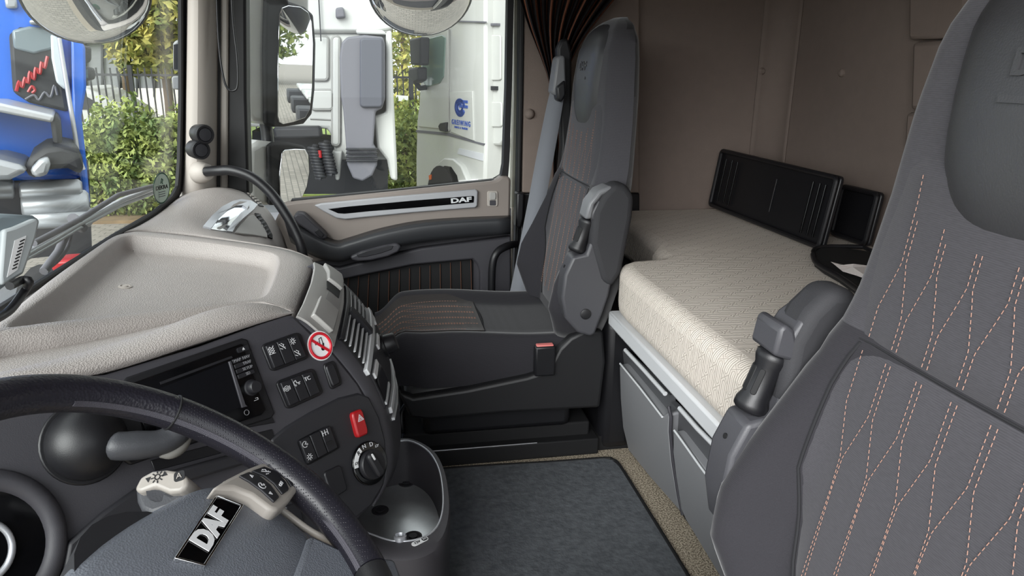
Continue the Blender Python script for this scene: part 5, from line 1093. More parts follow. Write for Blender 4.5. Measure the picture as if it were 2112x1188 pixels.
# inspection sticker
uv = WS.px(332, 388, -0.005); SKW = Frame(WS.p(uv[0], uv[1], -0.004), (0.38, 0.92, 0), (0.066, 0, 0.55))
M_DEK = mat('sticker_pale_green', (196, 214, 200), 0.5); M_DEKG = mat('sticker_dark_green', (40, 84, 66), 0.5)
dk = prism('inspection_sticker', SKW, disc(0.034, 28, ry=0.043), 0, 0.0008, M_DEKG); tag(dk, 'oval green and white inspection sticker on the windscreen', 'sticker')
prism('sticker_field', SKW, disc(0.0305, 28, ry=0.039), 0.0006, 0.0013, M_DEK, dk)
text('sticker_text', 'DEKRA', SKW.sub(0, 0.002, 0.0013), 0.0155, M_BLACK, dk, w=0.0004, bold=0.02)
MB().stroke(SKW, [(-0.004, 0.014), (0.0, 0.026), (0.005, 0.022), (0.001, 0.016), (0.0035, 0.012)], 0.0028, 0.0013, 0.0018).build('sticker_emblem', M_DEKG, dk, smooth=None)
mb = MB()
for k_ in range(3): mb.stroke(SKW, [(-0.013, -0.010-k_*0.006), (0.013, -0.010-k_*0.006)], 0.002, 0.0013, 0.0017)
mb.build('sticker_lines', M_TRUCKGREY, dk, smooth=None)

# ================================================================== OUTSIDE: OWN MIRRORS AND WIPER
def mirror_unit(name, label, F, glass_px, house_px, back_px, w=0.0):
    t = thing(name, F.O, label, 'mirror', None)
    pxprism('mirror_housing', F, house_px, -0.025, -0.004, M_MATTBLACK, t, bevel=0.012, seg=3, at=0.0)
    pxprism('mirror_shell', F, back_px, -0.13, -0.02, M_WHITEPAINT, t, bevel=0.02, seg=3, at=-0.02)
    g = pxprism('mirror_glass', F, glass_px, -0.006, 0.001, M_MIRROR, t, bevel=0.002)
    return t
MO = P(608, 140, y=2.78); MFm = Frame(MO, (0.655, 0.755, 0.0), (0.03, 0, 1))
if MFm.N @ (CAM-MO) < 0: MFm = Frame(MO, -MFm.U, MFm.V)
gp = [(577, 30), (582, 16), (595, 11), (620, 14), (636, 25), (643, 45), (646, 90), (644, 180), (640, 225), (630, 243), (605, 252), (585, 256), (576, 252), (573, 240), (574, 120)]
mm_ = mirror_unit('door_mirror', 'tall flat mirror with reflected trucks outside the passenger window, above the smaller one', MFm, gp,
            [(552, -30), (575, -30), (600, 3), (632, 14), (650, 30), (655, 90), (653, 185), (647, 236), (630, 256), (590, 262), (566, 262), (550, 258), (548, 100)],
            [(510, -30), (640, -30), (640, 100), (636, 240), (560, 258), (522, 250), (512, 235), (507, 100)])
tube('mirror_arm', [P(548, 255, y=2.78), P(551, 275, y=2.78), P(553, 298, y=2.78)], 0.022, M_BLACK, mm_, n=12)
MO2 = P(608, 360, y=2.76); MF2 = Frame(MO2, (0.655, 0.755, 0.0), (0.03, 0, 1))
if MF2.N @ (CAM-MO2) < 0: MF2 = Frame(MO2, -MF2.U, MF2.V)
mirror_unit('wide_angle_mirror', 'smaller wide-angle mirror under the tall door mirror', MF2, [(582, 315), (588, 309), (610, 307), (630, 308), (636, 320), (638, 355), (633, 385), (622, 410), (600, 418), (578, 418), (577, 360)],
            [(556, 300), (566, 293), (600, 294), (630, 300), (641, 315), (643, 355), (636, 392), (622, 416), (595, 424), (558, 424)], [(516, 304), (540, 290), (630, 300), (630, 410), (560, 424), (524, 424), (514, 380)])
def dome_mirror(name, label, c, ax, r, sag, bulge_r=None):
    t = thing(name, c, label, 'mirror')
    pr = [(r*math.sin(a), sag*(math.cos(a)-0.0)) for a in np.linspace(math.pi/2, 0.05, 12)]
    lathe('mirror_glass', c, ax, pr, M_MIRROR, t, n=40, smooth=80)
    lathe('mirror_rim', c, ax, [(r*0.985, 0.010), (r*1.03, 0.004), (r*1.03, -0.02), (r*0.8, -0.09), (r*0.3, -0.13)], M_BLACK, t, n=40, smooth=60)
    return t
dome_mirror('kerb_mirror', 'round convex kerb mirror above the passenger window', P(868, -22, y=2.72), nrm([0.0, -0.80, -0.60]), 0.178, 0.06)
dome_mirror('front_mirror', 'round convex front mirror at the top of the windscreen', P(178, -18, y=2.25), nrm([0.35, -0.80, -0.62]), 0.155, 0.055)
wp_ = thing('windscreen_wiper', WS.pxw(150, 460, -0.05), 'silver wiper arm and blade lying across the windscreen', 'wiper')
for o_, r_ in ((0, 0.007), (9, 0.005)):
    tube('wiper_arm', [WS.pxw(a, b+o_, -0.045) for a, b in [(330, 384), (250, 414), (160, 462), (110, 492), (60, 520), (-20, 565)]], r_, M_SILVER, wp_, n=8)
tube('wiper_blade', [WS.pxw(a, b, -0.030) for a, b in [(338, 378), (245, 402), (165, 452), (70, 502)]], 0.006, M_TRUCKGREY, wp_, n=8)
tube('wiper_joint', [WS.pxw(a, b, -0.05) for a, b in [(150, 450), (162, 462), (170, 470)]], 0.011, M_TRUCKGREY, wp_, n=10)
tube('wiper_link', [WS.pxw(a, b, -0.05) for a, b in [(140, 475), (120, 520), (90, 560)]], 0.008, M_TRUCKGREY, wp_, n=8)
tube('wiper_hose', cat([WS.pxw(a, b, -0.05) for a, b in [(145, 480), (138, 510), (120, 535), (95, 555)]], 4), 0.005, M_TRUCKGREY, wp_, n=8)

# ================================================================== OUTSIDE: GROUND AND BACKDROP
GZ = -1.35
def paving():
    m = bpy.data.materials.new('yard_paving'); m.use_nodes = True; nt = m.node_tree; L = nt.links; b = nt.nodes['Principled BSDF']; b.inputs['Roughness'].default_value = 0.9
    tc = nt.nodes.new('ShaderNodeTexCoord'); br = nt.nodes.new('ShaderNodeTexBrick'); br.inputs['Scale'].default_value = 1.0; br.inputs['Brick Width'].default_value = 0.22; br.inputs['Row Height'].default_value = 0.11; br.inputs['Mortar Size'].default_value = 0.008
    br.inputs['Color1'].default_value = (*lin((150, 143, 132)), 1); br.inputs['Color2'].default_value = (*lin((134, 128, 118)), 1); br.inputs['Mortar'].default_value = (*lin((100, 96, 88)), 1)
    L.new(tc.outputs['Object'], br.inputs['Vector']); L.new(br.outputs['Color'], b.inputs['Base Color']); return m
struct(MB().box(AX, -60, 80, -60, 9.0+3.2, GZ-0.2, GZ).build('ground', paving()), 'grey paved lorry yard', 'ground')
M_SOIL = mat('soil_and_leaves', (132, 112, 84), 0.95, var=0.3, vscale=3, bump=0.6, scale=20)
M_GRASS = mat('grass_green', (132, 150, 78), 0.95, var=0.25, vscale=1.2, bump=0.5, scale=30)
struct(MB().box(AX, -60, 80, 12.2, 14.2, GZ-0.2, GZ+0.05).build('soil_strip', M_SOIL), 'brown soil strip under the hedge', 'ground')
struct(MB().box(AX, -60, 80, 14.2, 60, GZ-0.2, GZ+0.08).build('lawn', M_GRASS), 'green lawn beyond the hedge', 'ground')
def leaf_mat(name, a, b):
    m = bpy.data.materials.new(name); m.use_nodes = True; nt = m.node_tree; L = nt.links; B = nt.nodes['Principled BSDF']; B.inputs['Roughness'].default_value = 0.7
    tc = nt.nodes.new('ShaderNodeTexCoord'); n = nt.nodes.new('ShaderNodeTexNoise'); n.inputs['Scale'].default_value = 3.5; n.inputs['Detail'].default_value = 8; L.new(tc.outputs['Object'], n.inputs['Vector'])
    r = nt.nodes.new('ShaderNodeMapRange'); r.inputs[1].default_value = 0.35; r.inputs[2].default_value = 0.65; L.new(n.outputs[0], r.inputs[0])
    mx = nt.nodes.new('ShaderNodeMix'); mx.data_type = 'RGBA'; mx.inputs[6].default_value = (*lin(a), 1); mx.inputs[7].default_value = (*lin(b), 1); L.new(r.outputs[0], mx.inputs[0]); L.new(mx.outputs[2], B.inputs['Base Color']); return m
M_LEAF1 = leaf_mat('hedge_leaves', (84, 108, 56), (176, 186, 104)); M_LEAF2 = leaf_mat('tree_leaves', (96, 112, 48), (190, 178, 92)); M_BARK = mat('bark_brown', (92, 76, 60), 0.9)
def foliage(c, rad, n, size, seed):
    r = np.random.default_rng(seed); V = []; Fc = []
    d = r.normal(size=(n, 3)); d /= np.linalg.norm(d, axis=1, keepdims=True); k = 0.55+0.45*r.random(n)**0.5
    lump = 1+0.18*np.sin(d[:, 0]*5+seed)*np.sin(d[:, 2]*6+seed*2)+0.1*np.sin(d[:, 1]*9)
    pos = np.asarray(c)+d*k[:, None]*lump[:, None]*np.asarray(rad)
    a = r.normal(size=(n, 3)); a /= np.linalg.norm(a, axis=1, keepdims=True); b = np.cross(a, r.normal(size=(n, 3))); b /= np.linalg.norm(b, axis=1, keepdims=True)
    s = size*(0.6+0.8*r.random(n))[:, None]
    Vv = np.stack([pos-a*s, pos+b*s*0.45, pos+a*s, pos-b*s*0.45], 1).reshape(-1, 3)
    return Vv, [(4*i, 4*i+1, 4*i+2, 4*i+3) for i in range(n)]
def plant(name, label, cat_, grp, c, rad, n, size, lm, seed, trunk=None):
    base = (c[0], c[1], GZ); t = thing(name, base, label, cat_, grp)
    v, f = foliage(c, rad, n, size, seed); o = make('foliage', v, f, lm, t, smooth=None, recalc=False); o['kind'] = 'stuff'
    tr_ = trunk or 0.04
    tube('trunk', [(c[0], c[1], GZ), (c[0]+0.05, c[1], (GZ+c[2])/2), (c[0], c[1], c[2]+rad[2]*0.3)], [tr_, tr_*0.8, tr_*0.4], M_BARK, t, n=8)
    return t
hb = [(196, 340, 12.9), (236, 330, 13.0), (276, 335, 12.9), (318, 332, 13.0), (356, 338, 12.9), (836, 330, 13.0), (866, 335, 13.2), (410, 330, 13.4)]
HL = ['leafy hedge bush immediately right of the blue lorry', 'second hedge bush right of the blue lorry', 'middle hedge bush seen through the windscreen', 'fourth hedge bush right of the blue lorry', 'hedge bush seen next to the windscreen pillar', 'hedge bush in the gap between the two white lorries', 'hedge bush partly behind the white lorry with blue logo', 'hedge bush behind the windscreen pillar']
for i, (a, b, y) in enumerate(hb):
    p = P(a, b, y=y); h = (p[2]-GZ); plant('hedge_bush', HL[i], 'bush', 'hedge beyond the yard', (p[0], y, GZ+0.72+0.06*(i % 3)), (0.52, 0.55, 0.86+0.08*((i*7) % 3)), 2600, 0.055, M_LEAF1, 11+i)
for i, y_ in enumerate((-4, 2.5, 9, 15.5, 22)):
    plant('tree', ['first tree far behind, in the tall mirror', 'second tree far behind, in the tall mirror', 'middle tree far behind, in the tall mirror', 'fourth tree far behind, in the tall mirror', 'last tree far behind, in the tall mirror'][i], 'tree', 'trees behind the yard', (42+i, y_, 2.6), (2.4, 2.4, 3.6), 2500, 0.25, M_LEAF1, 70+i, 0.2)
for i, (a, b, y, rx, rz, n, lb) in enumerate([(322, 30, 17, 1.35, 1.35, 7000, 'yellow-green tree crown above the fence, left of the pillar'), (225, -60, 21, 1.3, 1.4, 5000, 'yellow-green tree behind the front mirror'), (828, 60, 20, 1.5, 2.2, 5000, 'tree in the gap between the two white lorries'), (470, 20, 22, 2.2, 2.6, 4000, 'tree behind the tall white lorry'), (950, 20, 26, 2.6, 3.0, 4000, 'tree behind the white lorry with blue logo')]):
    p = P(a, b, y=y); plant('tree', lb, 'tree', 'trees beyond the yard', (p[0], y, p[2]), (rx, rx, rz), n, 0.10, M_LEAF2, 40+i, 0.12)
M_HALL = mat('grey_hall_cladding', (120, 122, 126), 0.7, bump=0.4, scale=6, kind='wave')
hall = thing('warehouse', P(250, 200, y=27)*np.array([1, 1, 0])+np.array([0, 0, GZ]), 'low grey warehouse beyond the fence', 'building')
FH = FX(27)
pxprism('hall_wall', FH, [(60, 84), (420, 84), (420, 240), (60, 240)], -6, 0, M_HALL, hall)
for px in range(100, 420, 36): pxprism('hall_post', FH, [(px, 84), (px+4, 84), (px+4, 200), (px, 200)], 0, 0.12, M_TRUCKDARK, hall)
pxprism('hall_roof_edge', FH, [(50, 78), (430, 78), (430, 88), (50, 88)], -6, 0.3, M_TRUCKGREY, hall)
pxprism('hall_plinth', FH, [(60, 182), (420, 182), (420, 250), (60, 250)], 0, 0.1, M_PAPER, hall)
fe = thing('yard_fence', P(260, 250, y=14.6)*np.array([1, 1, 0])+np.array([0, 0, GZ]), 'black metal bar fence behind the hedge', 'fence')
mb = MB(); x0 = P(120, 200, y=14.6)[0]; x1 = P(1100, 200, y=14.6)[0]; xs = np.arange(x0, x1, 0.115); FF = FX(14.6)
zt_ = P(260, 140, y=14.6)[2]
for x in xs: mb.box(FF, x-0.012, x+0.012, GZ, zt_, -0.012, 0.012)
bs_ = mb.build('fence_bars', M_TRUCKDARK, fe, smooth=None); bs_['kind'] = 'stuff'
for x in np.arange(x0, x1, 1.25): MB().box(FF, x-0.035, x+0.035, GZ, zt_+0.05, -0.035, 0.035).build('fence_post', M_TRUCKDARK, fe)
for z in (zt_-0.12, GZ+0.25): MB().box(FF, x0, x1, z-0.02, z+0.02, -0.015, 0.015).build('fence_rail', M_TRUCKDARK, fe)
sg = pxprism('fence_sign', FX(14.58), [(817, 196), (842, 198), (842, 210), (817, 208)], 0, 0.02, M_STICKWHITE, fe)
# parked car behind the hedge
CF = FX(15.6); car = thing('parked_car', P(200, 260, y=15.6)*np.array([1, 1, 0])+np.array([0, 0, GZ]), 'white parked car behind the black fence', 'car')
pxprism('car_body', CF, [(90, 185), (165, 178), (200, 190), (235, 214), (262, 228), (272, 245), (275, 275), (90, 285)], -1.7, 0, M_WHITEPAINT, car, bevel=0.08, seg=3)
pxprism('side_window', CF, [(120, 196), (165, 192), (190, 206), (215, 226), (120, 226)], -0.02, 0.015, M_TRUCKDARK, car)
for px in (120, 245): lathe('wheel', CF.pxw(px, 282, 0.0), -np.array([0, -1, 0])*-1, [(0.30, -0.2), (0.31, 0.02), (0.2, 0.03)], M_TYRE, car, n=20)

# ================================================================== OUTSIDE: WHITE TRACTOR SEEN FROM BEHIND
FD = FX(9.0); M_GROOVE = mat('panel_gap_grey', (150, 150, 146), 0.7)
tr1 = thing('white_tractor', P(640, 250, y=9)*np.array([1, 1, 0])+np.array([0, 0, GZ]), 'white lorry seen from behind with grey air intake, beside the tall mirror', 'lorry')
pxprism('cab_rear_wall', FD, [(398, -500), (806, -500), (806, 330), (690, 330), (688, 292), (676, 266), (398, 258)], -2.0, 0.0, M_WHITEPAINT, tr1, bevel=0.04)
pxprism('roof_fairing', FD, [(394, -520), (812, -520), (812, 60), (780, 66), (394, 64)], -1.9, 0.06, M_WHITEPAINT, tr1, bevel=0.03)
for rc in ((645, 676, 76, 165), (644, 686, 186, 226), (512, 530, 75, 165), (686, 700, 76, 300)):
    pq = pxprism('pressed_panel', FD, rrect(*rc, 6), 0.0, 0.035, M_WHITEPAINT, tr1, bevel=0.02)
    tube('panel_groove', [FD.pxw(a, b, 0.012) for a, b in rrect(*rc, 6)], 0.02, M_GROOVE, pq, n=6, closed=True)
tube('wall_seam', [FD.pxw(398, 66, 0.02), FD.pxw(800, 66, 0.02)], 0.02, M_GROOVE, tr1, n=6)
tube('wall_seam', [FD.pxw(640, 245, 0.0), FD.pxw(700, 248, 0.0)], 0.012, M_GROOVE, tr1, n=6)
pxprism('work_lamp', FD, [(692, 16), (708, 14), (713, 36), (692, 38)], 0.05, 0.16, M_TRUCKGREY, tr1, bevel=0.02)
tube('aerial', [FD.pxw(655, -50, 0.1), FD.pxw(662, 85, 0.1)], 0.008, M_TRUCKDARK, tr1, n=6)
itk = pxprism('air_intake', FD, [(700, 120), (704, 88), (716, 76), (752, 72), (790, 76), (794, 90), (794, 205), (788, 224), (775, 230), (770, 300), (776, 306), (778, 340), (768, 362), (748, 374), (728, 368), (716, 340), (714, 306), (708, 230), (703, 200)], 0.02, 0.45, M_TRUCKGREY, tr1, bevel=0.05, seg=3)
pxprism('intake_grille', FD, rrect(742, 790, 78, 222, 8), 0.44, 0.50, mat('intake_dark_grey', (74, 76, 84), 0.6), itk, bevel=0.02)
for k_ in range(4): pxprism('intake_rib', FD, [(713, 306+8*k_), (779, 306+8*k_), (779, 310+8*k_), (713, 310+8*k_)], 0.40, 0.50, M_TRUCKDARK, itk, bevel=0.01)
pxprism('side_fairing', FD, [(796, 64), (808, 62), (812, 200), (819, 340), (820, 374), (806, 370), (798, 330), (778, 305), (770, 240), (796, 232)], -0.1, 0.30, M_WHITEPAINT, tr1, bevel=0.03)
pxprism('fairing_bracket', FD, [(734, 60), (790, 62), (800, 72), (735, 70)], 0.0, 0.2, M_WHITEPAINT, tr1, bevel=0.02)
pxprism('hose_bracket', FD, [(562, 263), (660, 262), (664, 285), (566, 287)], 0.0, 0.25, M_TRUCKDARK, tr1, bevel=0.03)
pxprism('engine_bay', FD, [(520, 270), (800, 300), (800, 400), (520, 400)], -1.2, -0.6, M_TRUCKDARK, tr1)
pxprism('cab_mount', FD, [(684, 312), (706, 312), (704, 330), (700, 372), (692, 372), (689, 330)], -0.1, 0.15, M_WHITEPAINT, tr1, bevel=0.02)
for k_, (a, b) in enumerate(((645, 300), (668, 292))):
    c_ = [FD.pxw(a+10*math.sin(t)+t*0.25, b+t*1.0, 0.25+0.08*math.cos(t)) for t in np.linspace(0, 2*math.pi*11, 160)]
    tube('coiled_hose', c_, 0.018, M_TRUCKDARK, tr1, n=6)
tube('red_coupling', [FD.pxw(659, 310, 0.3), FD.pxw(660, 325, 0.3)], 0.025, M_RED, tr1, n=8)
AXd = Frame((0, 0, -0.55), (1, 0, 0), (0, 1, 0))
pa = P(560, 412, z=-0.55); pb = P(660, 378, z=-0.55); pc_ = P(850, 378, z=-0.55)
for xa, xb in ((P(540, 400, z=-0.55)[0], P(690, 400, z=-0.55)[0]), (P(694, 400, z=-0.55)[0], P(860, 385, z=-0.55)[0])):
    prism('deck_plate', AXd, [(xa, 6.2), (xb, 6.2), (xb+0.0, 9.4), (xa, 9.4)], -0.04, 0.0, M_ALU, tr1, bevel=0.01)
prism('chassis_frame', AXd, [(P(600, 400, z=-0.55)[0], 3.9), (P(800, 400, z=-0.55)[0], 3.9), (P(800, 400, z=-0.55)[0], 9.4), (P(600, 400, z=-0.55)[0], 9.4)], -0.4, -0.05, M_TRUCKDARK, tr1)
for xw in (P(560, 400, z=-0.55)[0], P(850, 400, z=-0.55)[0]): lathe('rear_wheel', (xw, 5.6, GZ+0.5), (1, 0, 0), [(0.30, -0.15), (0.5, -0.15), (0.5, 0.15), (0.3, 0.15)], M_TYRE, tr1, n=24)
FD2 = FX(10.9)
tm = pxprism('tractor_mirror', FD2, [(356, 90), (362, 82), (372, 84), (374, 140), (370, 146), (356, 146)], 0, 0.15, M_WHITEPAINT, tr1, bevel=0.03)
pxprism('mirror_glass', FD2, [(358, 92), (371, 90), (371, 143), (358, 143)], 0.14, 0.165, M_TRUCKDARK, tm)
pxprism('lower_mirror', FD2, [(353, 160), (358, 156), (372, 158), (372, 186), (355, 184)], 0, 0.15, M_WHITEPAINT, tr1, bevel=0.03)

# ================================================================== OUTSIDE: WHITE LORRY WITH BLUE LOGO
R0 = P(998, 140, y=9.5); F0 = P(857, 140, y=11.6)
MF = Frame((R0[0], R0[1], 0), (R0[0]-F0[0], R0[1]-F0[1], 0), (0, 0, 1))
tr2 = thing('white_logo_lorry', (*P(930, 250, y=10.5)[:2], GZ), 'white lorry with a blue round logo on its cab side', 'lorry')
pxprism('cab_side', MF, [(872, -500), (998, -500), (1000, 45), (1001, 300), (998, 400), (980, 470), (858, 470), (857, 330), (859, 250), (862, 225), (868, 190), (868, 70)], -2.4, 0.0, M_WHITEPAINT, tr2, bevel=0.04)
dr_ = pxprism('cab_door', MF, [(866, 190), (869, 90), (884, 66), (924, 58), (925, 268), (862, 262)], -0.02, 0.03, M_WHITEPAINT, tr2, bevel=0.015)
pxprism('door_window', MF, [(872, 96), (880, 80), (911, 72), (918, 78), (914, 158), (906, 172), (880, 180), (870, 168)], 0.0, 0.045, M_TRUCKGLASS, dr_, bevel=0.01)
pxprism('door_handle', MF, [(903, 260), (907, 254), (919, 252), (918, 272), (906, 270)], 0.02, 0.07, M_TRUCKDARK, dr_, bevel=0.01)
tube('door_gap', [MF.pxw(a, b, 0.02) for a, b in [(926, 60), (926, 180), (926, 270)]], 0.012, M_GROOVE, tr2, n=6)
pn = pxprism('side_panel', MF, [(927, 190), (974, 188), (976, 290), (929, 272)], -0.02, 0.02, M_WHITEPAINT, tr2, bevel=0.004)
pxprism('lower_panel', MF, [(858, 268), (925, 274), (980, 292), (998, 296), (997, 300), (925, 280), (858, 273)], -0.01, 0.012, M_TRUCKGREY, tr2)
pxprism('roof_gap', MF, [(940, 42), (998, 44), (998, 47), (940, 45)], -0.01, 0.03, M_TRUCKGREY, tr2)
pxprism('wheel_arch', MF, [(884, 400), (888, 360), (898, 340), (915, 326), (934, 328), (950, 342), (962, 370), (964, 400)], -0.02, 0.08, M_WHITEPAINT, tr2, bevel=0.02)
pxprism('arch_opening', MF, [(888, 460), (892, 372), (902, 352), (917, 342), (930, 344), (942, 362), (950, 400), (950, 460)], 0.07, 0.085, M_MATTBLACK, tr2)
uvw = MF.px(922, 412, 0.0); lathe('front_wheel', MF.p(uvw[0], uvw[1], -0.05), MF.N, [(0.50, 0), (0.5, 0.145), (0.42, 0.15), (0.25, 0.14)], M_TYRE, tr2, n=28)
pxprism('step_plate', MF, [(946, 372), (972, 370), (974, 388), (948, 390)], 0.0, 0.1, M_STICKWHITE, tr2)
pxprism('orange_reflector', MF, [(884, 362), (889, 360), (889, 370), (885, 371)], 0.0, 0.11, mat('reflector_orange', (214, 96, 40), 0.4), tr2)
lm1 = pxprism('upper_mirror', MF, [(843, 80), (867, 76), (866, 135), (846, 134)], 0.15, 0.30, M_TRUCKDARK, tr2, bevel=0.03)
lm2 = pxprism('lower_mirror', MF, [(842, 140), (862, 138), (862, 166), (852, 172), (842, 160)], 0.15, 0.30, M_TRUCKDARK, tr2, bevel=0.03)
tube('mirror_arm', [MF.pxw(856, 168, 0.2), MF.pxw(866, 182, 0.15), MF.pxw(880, 180, 0.02)], 0.04, M_TRUCKDARK, tr2, n=8)
FR = Frame(MF.p(0, 0, -0.12), MF.U, MF.V)
pxprism('rear_fairing', FR, [(1000, -500), (1044, -500), (1044, 285), (1030, 300), (1001, 300)], -1.5, 0.0, M_WHITEPAINT, tr2, bevel=0.03)
pxprism('fairing_vent', FR, [(998, 48), (1026, 48), (1026, 53), (998, 53)], 0, 0.04, M_TRUCKGREY, tr2)
pxprism('fairing_vent', FR, [(1001, 177), (1022, 178), (1022, 186), (1001, 185)], 0, 0.04, M_TRUCKDARK, tr2)
for rc in ((1001, 1032, 72, 166), (1005, 1034, 210, 262)): pxprism('fairing_panel', FR, rrect(*rc, 5), 0, 0.025, M_WHITEPAINT, tr2, bevel=0.012)
pxprism('chassis_box', FR, [(1002, 300), (1050, 300), (1050, 420), (1000, 420)], -1.2, -0.3, M_TRUCKDARK, tr2)
stp = pxprism('side_badge', MF, [(946, 306), (996, 317), (995, 332), (943, 317)], 0.0, 0.012, mat('badge_pale_grey', (190, 192, 196), 0.5), tr2)
# logo: open ring with a G stroke, and the wordmark beneath
uvl = MF.px(949, 222, 0.021); LF = MF.sub(uvl[0], uvl[1], 0.0)
sc_ = 0.22
mb = MB()
mb.stroke(LF, [(sc_*0.62*math.cos(a), sc_*0.62*math.sin(a)*0.72) for a in np.radians(np.linspace(20, 330, 30))], 0.042, 0.02, 0.03)
mb.stroke(LF, [(sc_*0.34*math.cos(a), sc_*0.34*math.sin(a)*0.72) for a in np.radians(np.linspace(60, 360, 24))], 0.036, 0.02, 0.03)
mb.stroke(LF, [(0.0, 0.02), (sc_*1.0, 0.02)], 0.036, 0.02, 0.03); mb.stroke(LF, [(0.05, 0.085), (sc_*1.0, 0.085)], 0.034, 0.02, 0.03)
mb.build('logo', M_LOGOBLUE, pn, smooth=None)
uvl = MF.px(951, 254, 0.021); text('lettering', 'GREIWING', MF.sub(uvl[0], uvl[1], 0.02), 0.095, M_LOGOBLUE, pn, w=0.006, bold=0.01, spacing=1.35, thick=0.003, sx=1.0)
uvl = MF.px(951, 264, 0.021); text('lettering', 'TRUCK & TRAILER', MF.sub(uvl[0], uvl[1], 0.02), 0.04, M_LOGOBLUE, pn, w=0.006, spacing=1.3, thick=0.003)

# ================================================================== OUTSIDE: BLUE TRACTOR AHEAD
FB = Frame(P(90, 300, y=7.0), (0.94, 0.34, 0), (0, 0, 1))
tr3 = thing('blue_tractor', P(80, 300, y=7)*np.array([1, 1, 0])+np.array([0, 0, GZ]), 'blue lorry seen from behind through the windscreen', 'lorry')
pxprism('cab_rear_wall', FB, [(-500, -400), (146, -400), (152, 60), (160, 200), (166, 300), (170, 370), (-500, 390)], -2.0, 0.0, M_BLUEPAINT, tr3, bevel=0.05)
bkp = pxprism('rear_panel', FB, [(18, 70), (40, 56), (90, 56), (118, 66), (126, 110), (134, 180), (142, 232), (60, 212), (26, 190)], 0.0, 0.06, M_TRUCKDARK, tr3, bevel=0.03)
pxprism('rear_window', FB, [(24, 62), (60, 54), (112, 60), (114, 100), (70, 112), (28, 100)], 0.03, 0.08, mat('rear_window_grey', (112, 124, 128), 0.15), bkp, bevel=0.02)
mb = MB(); rp = [(34, 188), (40, 168), (46, 180), (52, 160), (58, 172), (62, 148), (70, 164), (74, 140), (82, 152), (86, 128), (92, 140), (98, 116)]
mb.tube(cat([FB.pxw(a, b, 0.075) for a, b in rp], 4), 0.014, 6); mb.tube(cat([FB.pxw(a, b, 0.075) for a, b in [(58, 190), (66, 178), (72, 186), (66, 192)]], 4), 0.012, 6)
mb.build('red_script', M_RED, bkp)
mb = MB(); mb.tube(cat([FB.pxw(a, b, 0.075) for a, b in [(52, 205), (70, 196), (80, 206), (92, 190), (104, 200), (112, 176), (118, 196)]], 4), 0.010, 6); mb.build('grey_script', M_TRUCKGREY, bkp)
pxprism('side_fairing', FB, [(146, 60), (176, 96), (178, 180), (168, 240), (178, 330), (186, 420), (176, 424), (160, 340), (150, 250)], -0.4, 0.20, M_BLUEPAINT, tr3, bevel=0.03)
pxprism('fairing_edge', FB, [(104, 70), (122, 78), (140, 180), (134, 186), (116, 170), (106, 120)], 0.05, 0.14, mat('pale_fairing', (190, 198, 200), 0.5), tr3, bevel=0.03)
tube('exhaust_pipe', cat([FB.pxw(a, b, 0.25) for a, b in [(122, 78), (132, 140), (142, 200), (152, 260), (158, 300), (160, 318), (172, 350)]], 5), 0.018, M_SILVER, tr3, n=10)
pxprism('upper_bracket', FB, [(60, 40), (112, 40), (112, 50), (60, 50)], 0.0, 0.2, M_TANK, tr3, bevel=0.02)
pxprism('number_board', FB, [(8, -6), (34, -6), (37, 18), (12, 18)], 0.0, 0.06, M_TANK, tr3, bevel=0.02)
for nm, pts in (('upper_mirror', [(142, 88), (176, 96), (176, 124), (170, 130), (148, 126)]), ('lower_mirror', [(150, 140), (160, 136), (184, 140), (186, 164), (156, 170)])):
    o_ = pxprism(nm, FX(8.2), pts, -0.1, 0.08, M_TRUCKDARK, tr3, bevel=0.03)
    pxprism('mirror_face', FX(8.2), [((a-163)*0.78+163, (b-(112 if nm[0] == 'u' else 153))*0.72+(112 if nm[0] == 'u' else 153)) for a, b in pts], 0.07, 0.09, M_TRUCKGLASS, o_)
AXb = Frame((0, 0, -0.05), (1, 0, 0), (0, 1, 0))
pxprism('catwalk', FB, [(-200, 205), (0, 212), (112, 238), (108, 254), (0, 232), (-200, 228)], 0.0, 0.8, M_ALU, tr3, bevel=0.02)
pxprism('fan_housing', FB, [(104, 252), (114, 234), (124, 250), (128, 300), (110, 300)], 0.1, 0.6, M_TRUCKDARK, tr3, bevel=0.03)
fd_ = [(48, 352), (60, 326), (90, 306), (130, 300), (160, 312), (172, 345), (168, 362), (140, 348), (100, 350), (70, 372)]
pxprism('mudguard', FB, fd_, 0.0, 0.9, M_TRUCKDARK, tr3, bevel=0.04)
pxprism('mudguard', FB, [(-200, 330), (0, 330), (40, 340), (60, 352), (20, 372), (-200, 380)], 0.2, 1.0, M_TANK, tr3, bevel=0.04)
pxprism('side_cover', FB, [(60, 352), (80, 330), (100, 322), (104, 340), (98, 362), (72, 368)], 0.9, 1.0, M_TANK, tr3, bevel=0.03)
pxprism('chassis', FB, [(-200, 350), (184, 350), (190, 520), (-200, 560)], -1.0, -0.1, M_TRUCKDARK, tr3)
for (a, b, c, d, rr_) in ((40, 394, 170, 388, 0.075), (44, 424, 184, 416, 0.10), (60, 450, 190, 446, 0.09), (-100, 390, 30, 388, 0.085)):
    tube('air_tank', [FB.pxw(a, b, 0.5), FB.pxw(a+6, b, 0.5), FB.pxw(c-6, d, 0.5), FB.pxw(c, d, 0.5)], [rr_*0.7, rr_, rr_, rr_*0.7], M_TANK, tr3, n=18)
prism('wheel_plate', Frame((0, 0, -0.75), (1, 0, 0), (0, 1, 0)), [(-4.4, 4.6), (-2.2, 4.6), (-2.2, 6.6), (-4.4, 6.6)], -0.1, 0.0, M_ALU, tr3, bevel=0.02)
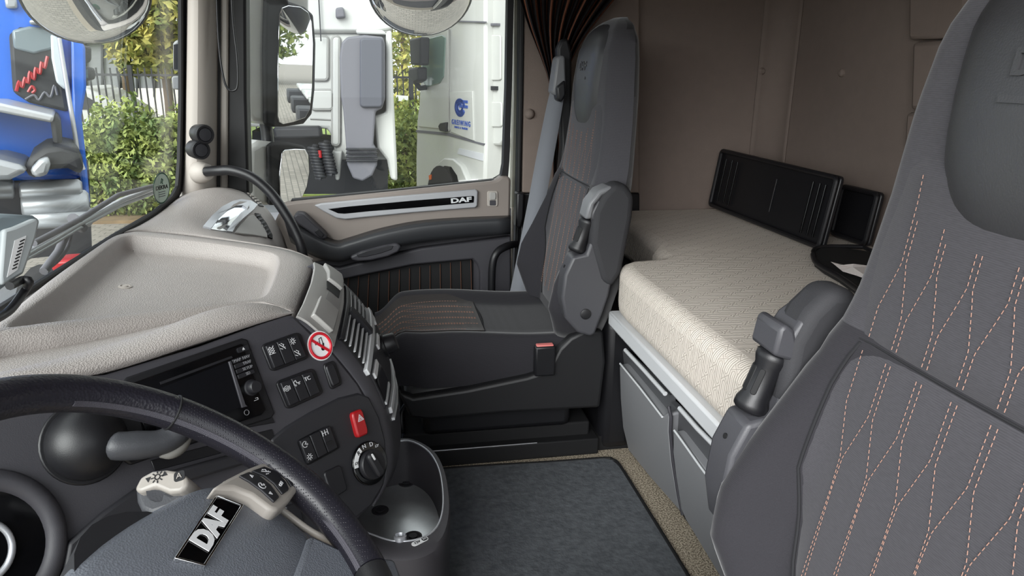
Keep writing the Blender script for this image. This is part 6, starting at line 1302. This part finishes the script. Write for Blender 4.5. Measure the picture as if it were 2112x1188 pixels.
for xw in (-4.3, -2.35): lathe('rear_wheel', (xw, 5.6, GZ+0.5), (1, 0, 0), [(0.30, -0.15), (0.5, -0.15), (0.5, 0.15), (0.3, 0.15)], M_TYRE, tr3, n=24)
pxprism('red_lamp', FX(5.2), [(100, 548), (112, 538), (150, 536), (150, 556), (112, 566)], -0.15, 0.05, M_RED, tr3, bevel=0.02)

# ================================================================== OUTSIDE: ROW OF TRACTORS BEHIND (seen in the mirrors)
def yard_tractor(x, y, label, src=None):
    if src is None:
        t = thing('yard_tractor', (x, y, GZ), label, 'lorry', 'tractors parked in a row behind'); 
        B_ = lambda nm, x0, x1, y0, y1, z0, z1, m, bv=0.05: MB().box(Frame((x, y, GZ), (1, 0, 0), (0, 1, 0)), x0, x1, y0, y1, z0, z1).build(nm, m, t, bevel=bv)
        B_('cab', -1.25, 1.25, 0.2, 2.4, 1.2, 3.6, M_WHITEPAINT, 0.12); B_('chassis', -0.5, 0.5, -3.2, 2.0, 0.6, 1.0, M_TRUCKDARK); B_('bumper', -1.25, 1.25, 1.9, 2.5, 0.4, 1.2, M_WHITEPAINT)
        B_('side_window', -1.27, 1.27, 1.3, 2.1, 2.1, 2.8, M_TRUCKGLASS, 0.02); B_('deck', -1.1, 1.1, -0.9, 0.1, 1.0, 1.1, M_ALU, 0.02)
        for xw in (-1.05, 1.05):
            for yw in (-2.2, 1.4): lathe('wheel', (x+xw, y+yw, GZ+0.5), (1, 0, 0), [(0.28, -0.17), (0.5, -0.15), (0.5, 0.15), (0.28, 0.17)], M_TYRE, t, n=20)
        for yw in (-2.2,): B_('mudguard', -1.22, 1.22, -2.85, -1.55, 1.02, 1.12, M_WHITEPAINT, 0.03)
        return t
    t = src.copy(); COL.objects.link(t); t.location = (x, y, GZ); t['label'] = label
    for ch in src.children: c = ch.copy(); COL.objects.link(c); c.parent = t
    return t
YL = ['white tractor parked first in the row reflected in the tall mirror', 'white tractor parked second in the mirrored row', 'white tractor parked third in the mirrored row', 'white tractor parked fourth in the mirrored row', 'white tractor parked last in the mirrored row']
src = yard_tractor(8.5, 6.6, YL[0])
for k_ in range(1, 5): yard_tractor(8.5+3.3*k_, 6.6, YL[k_], src)
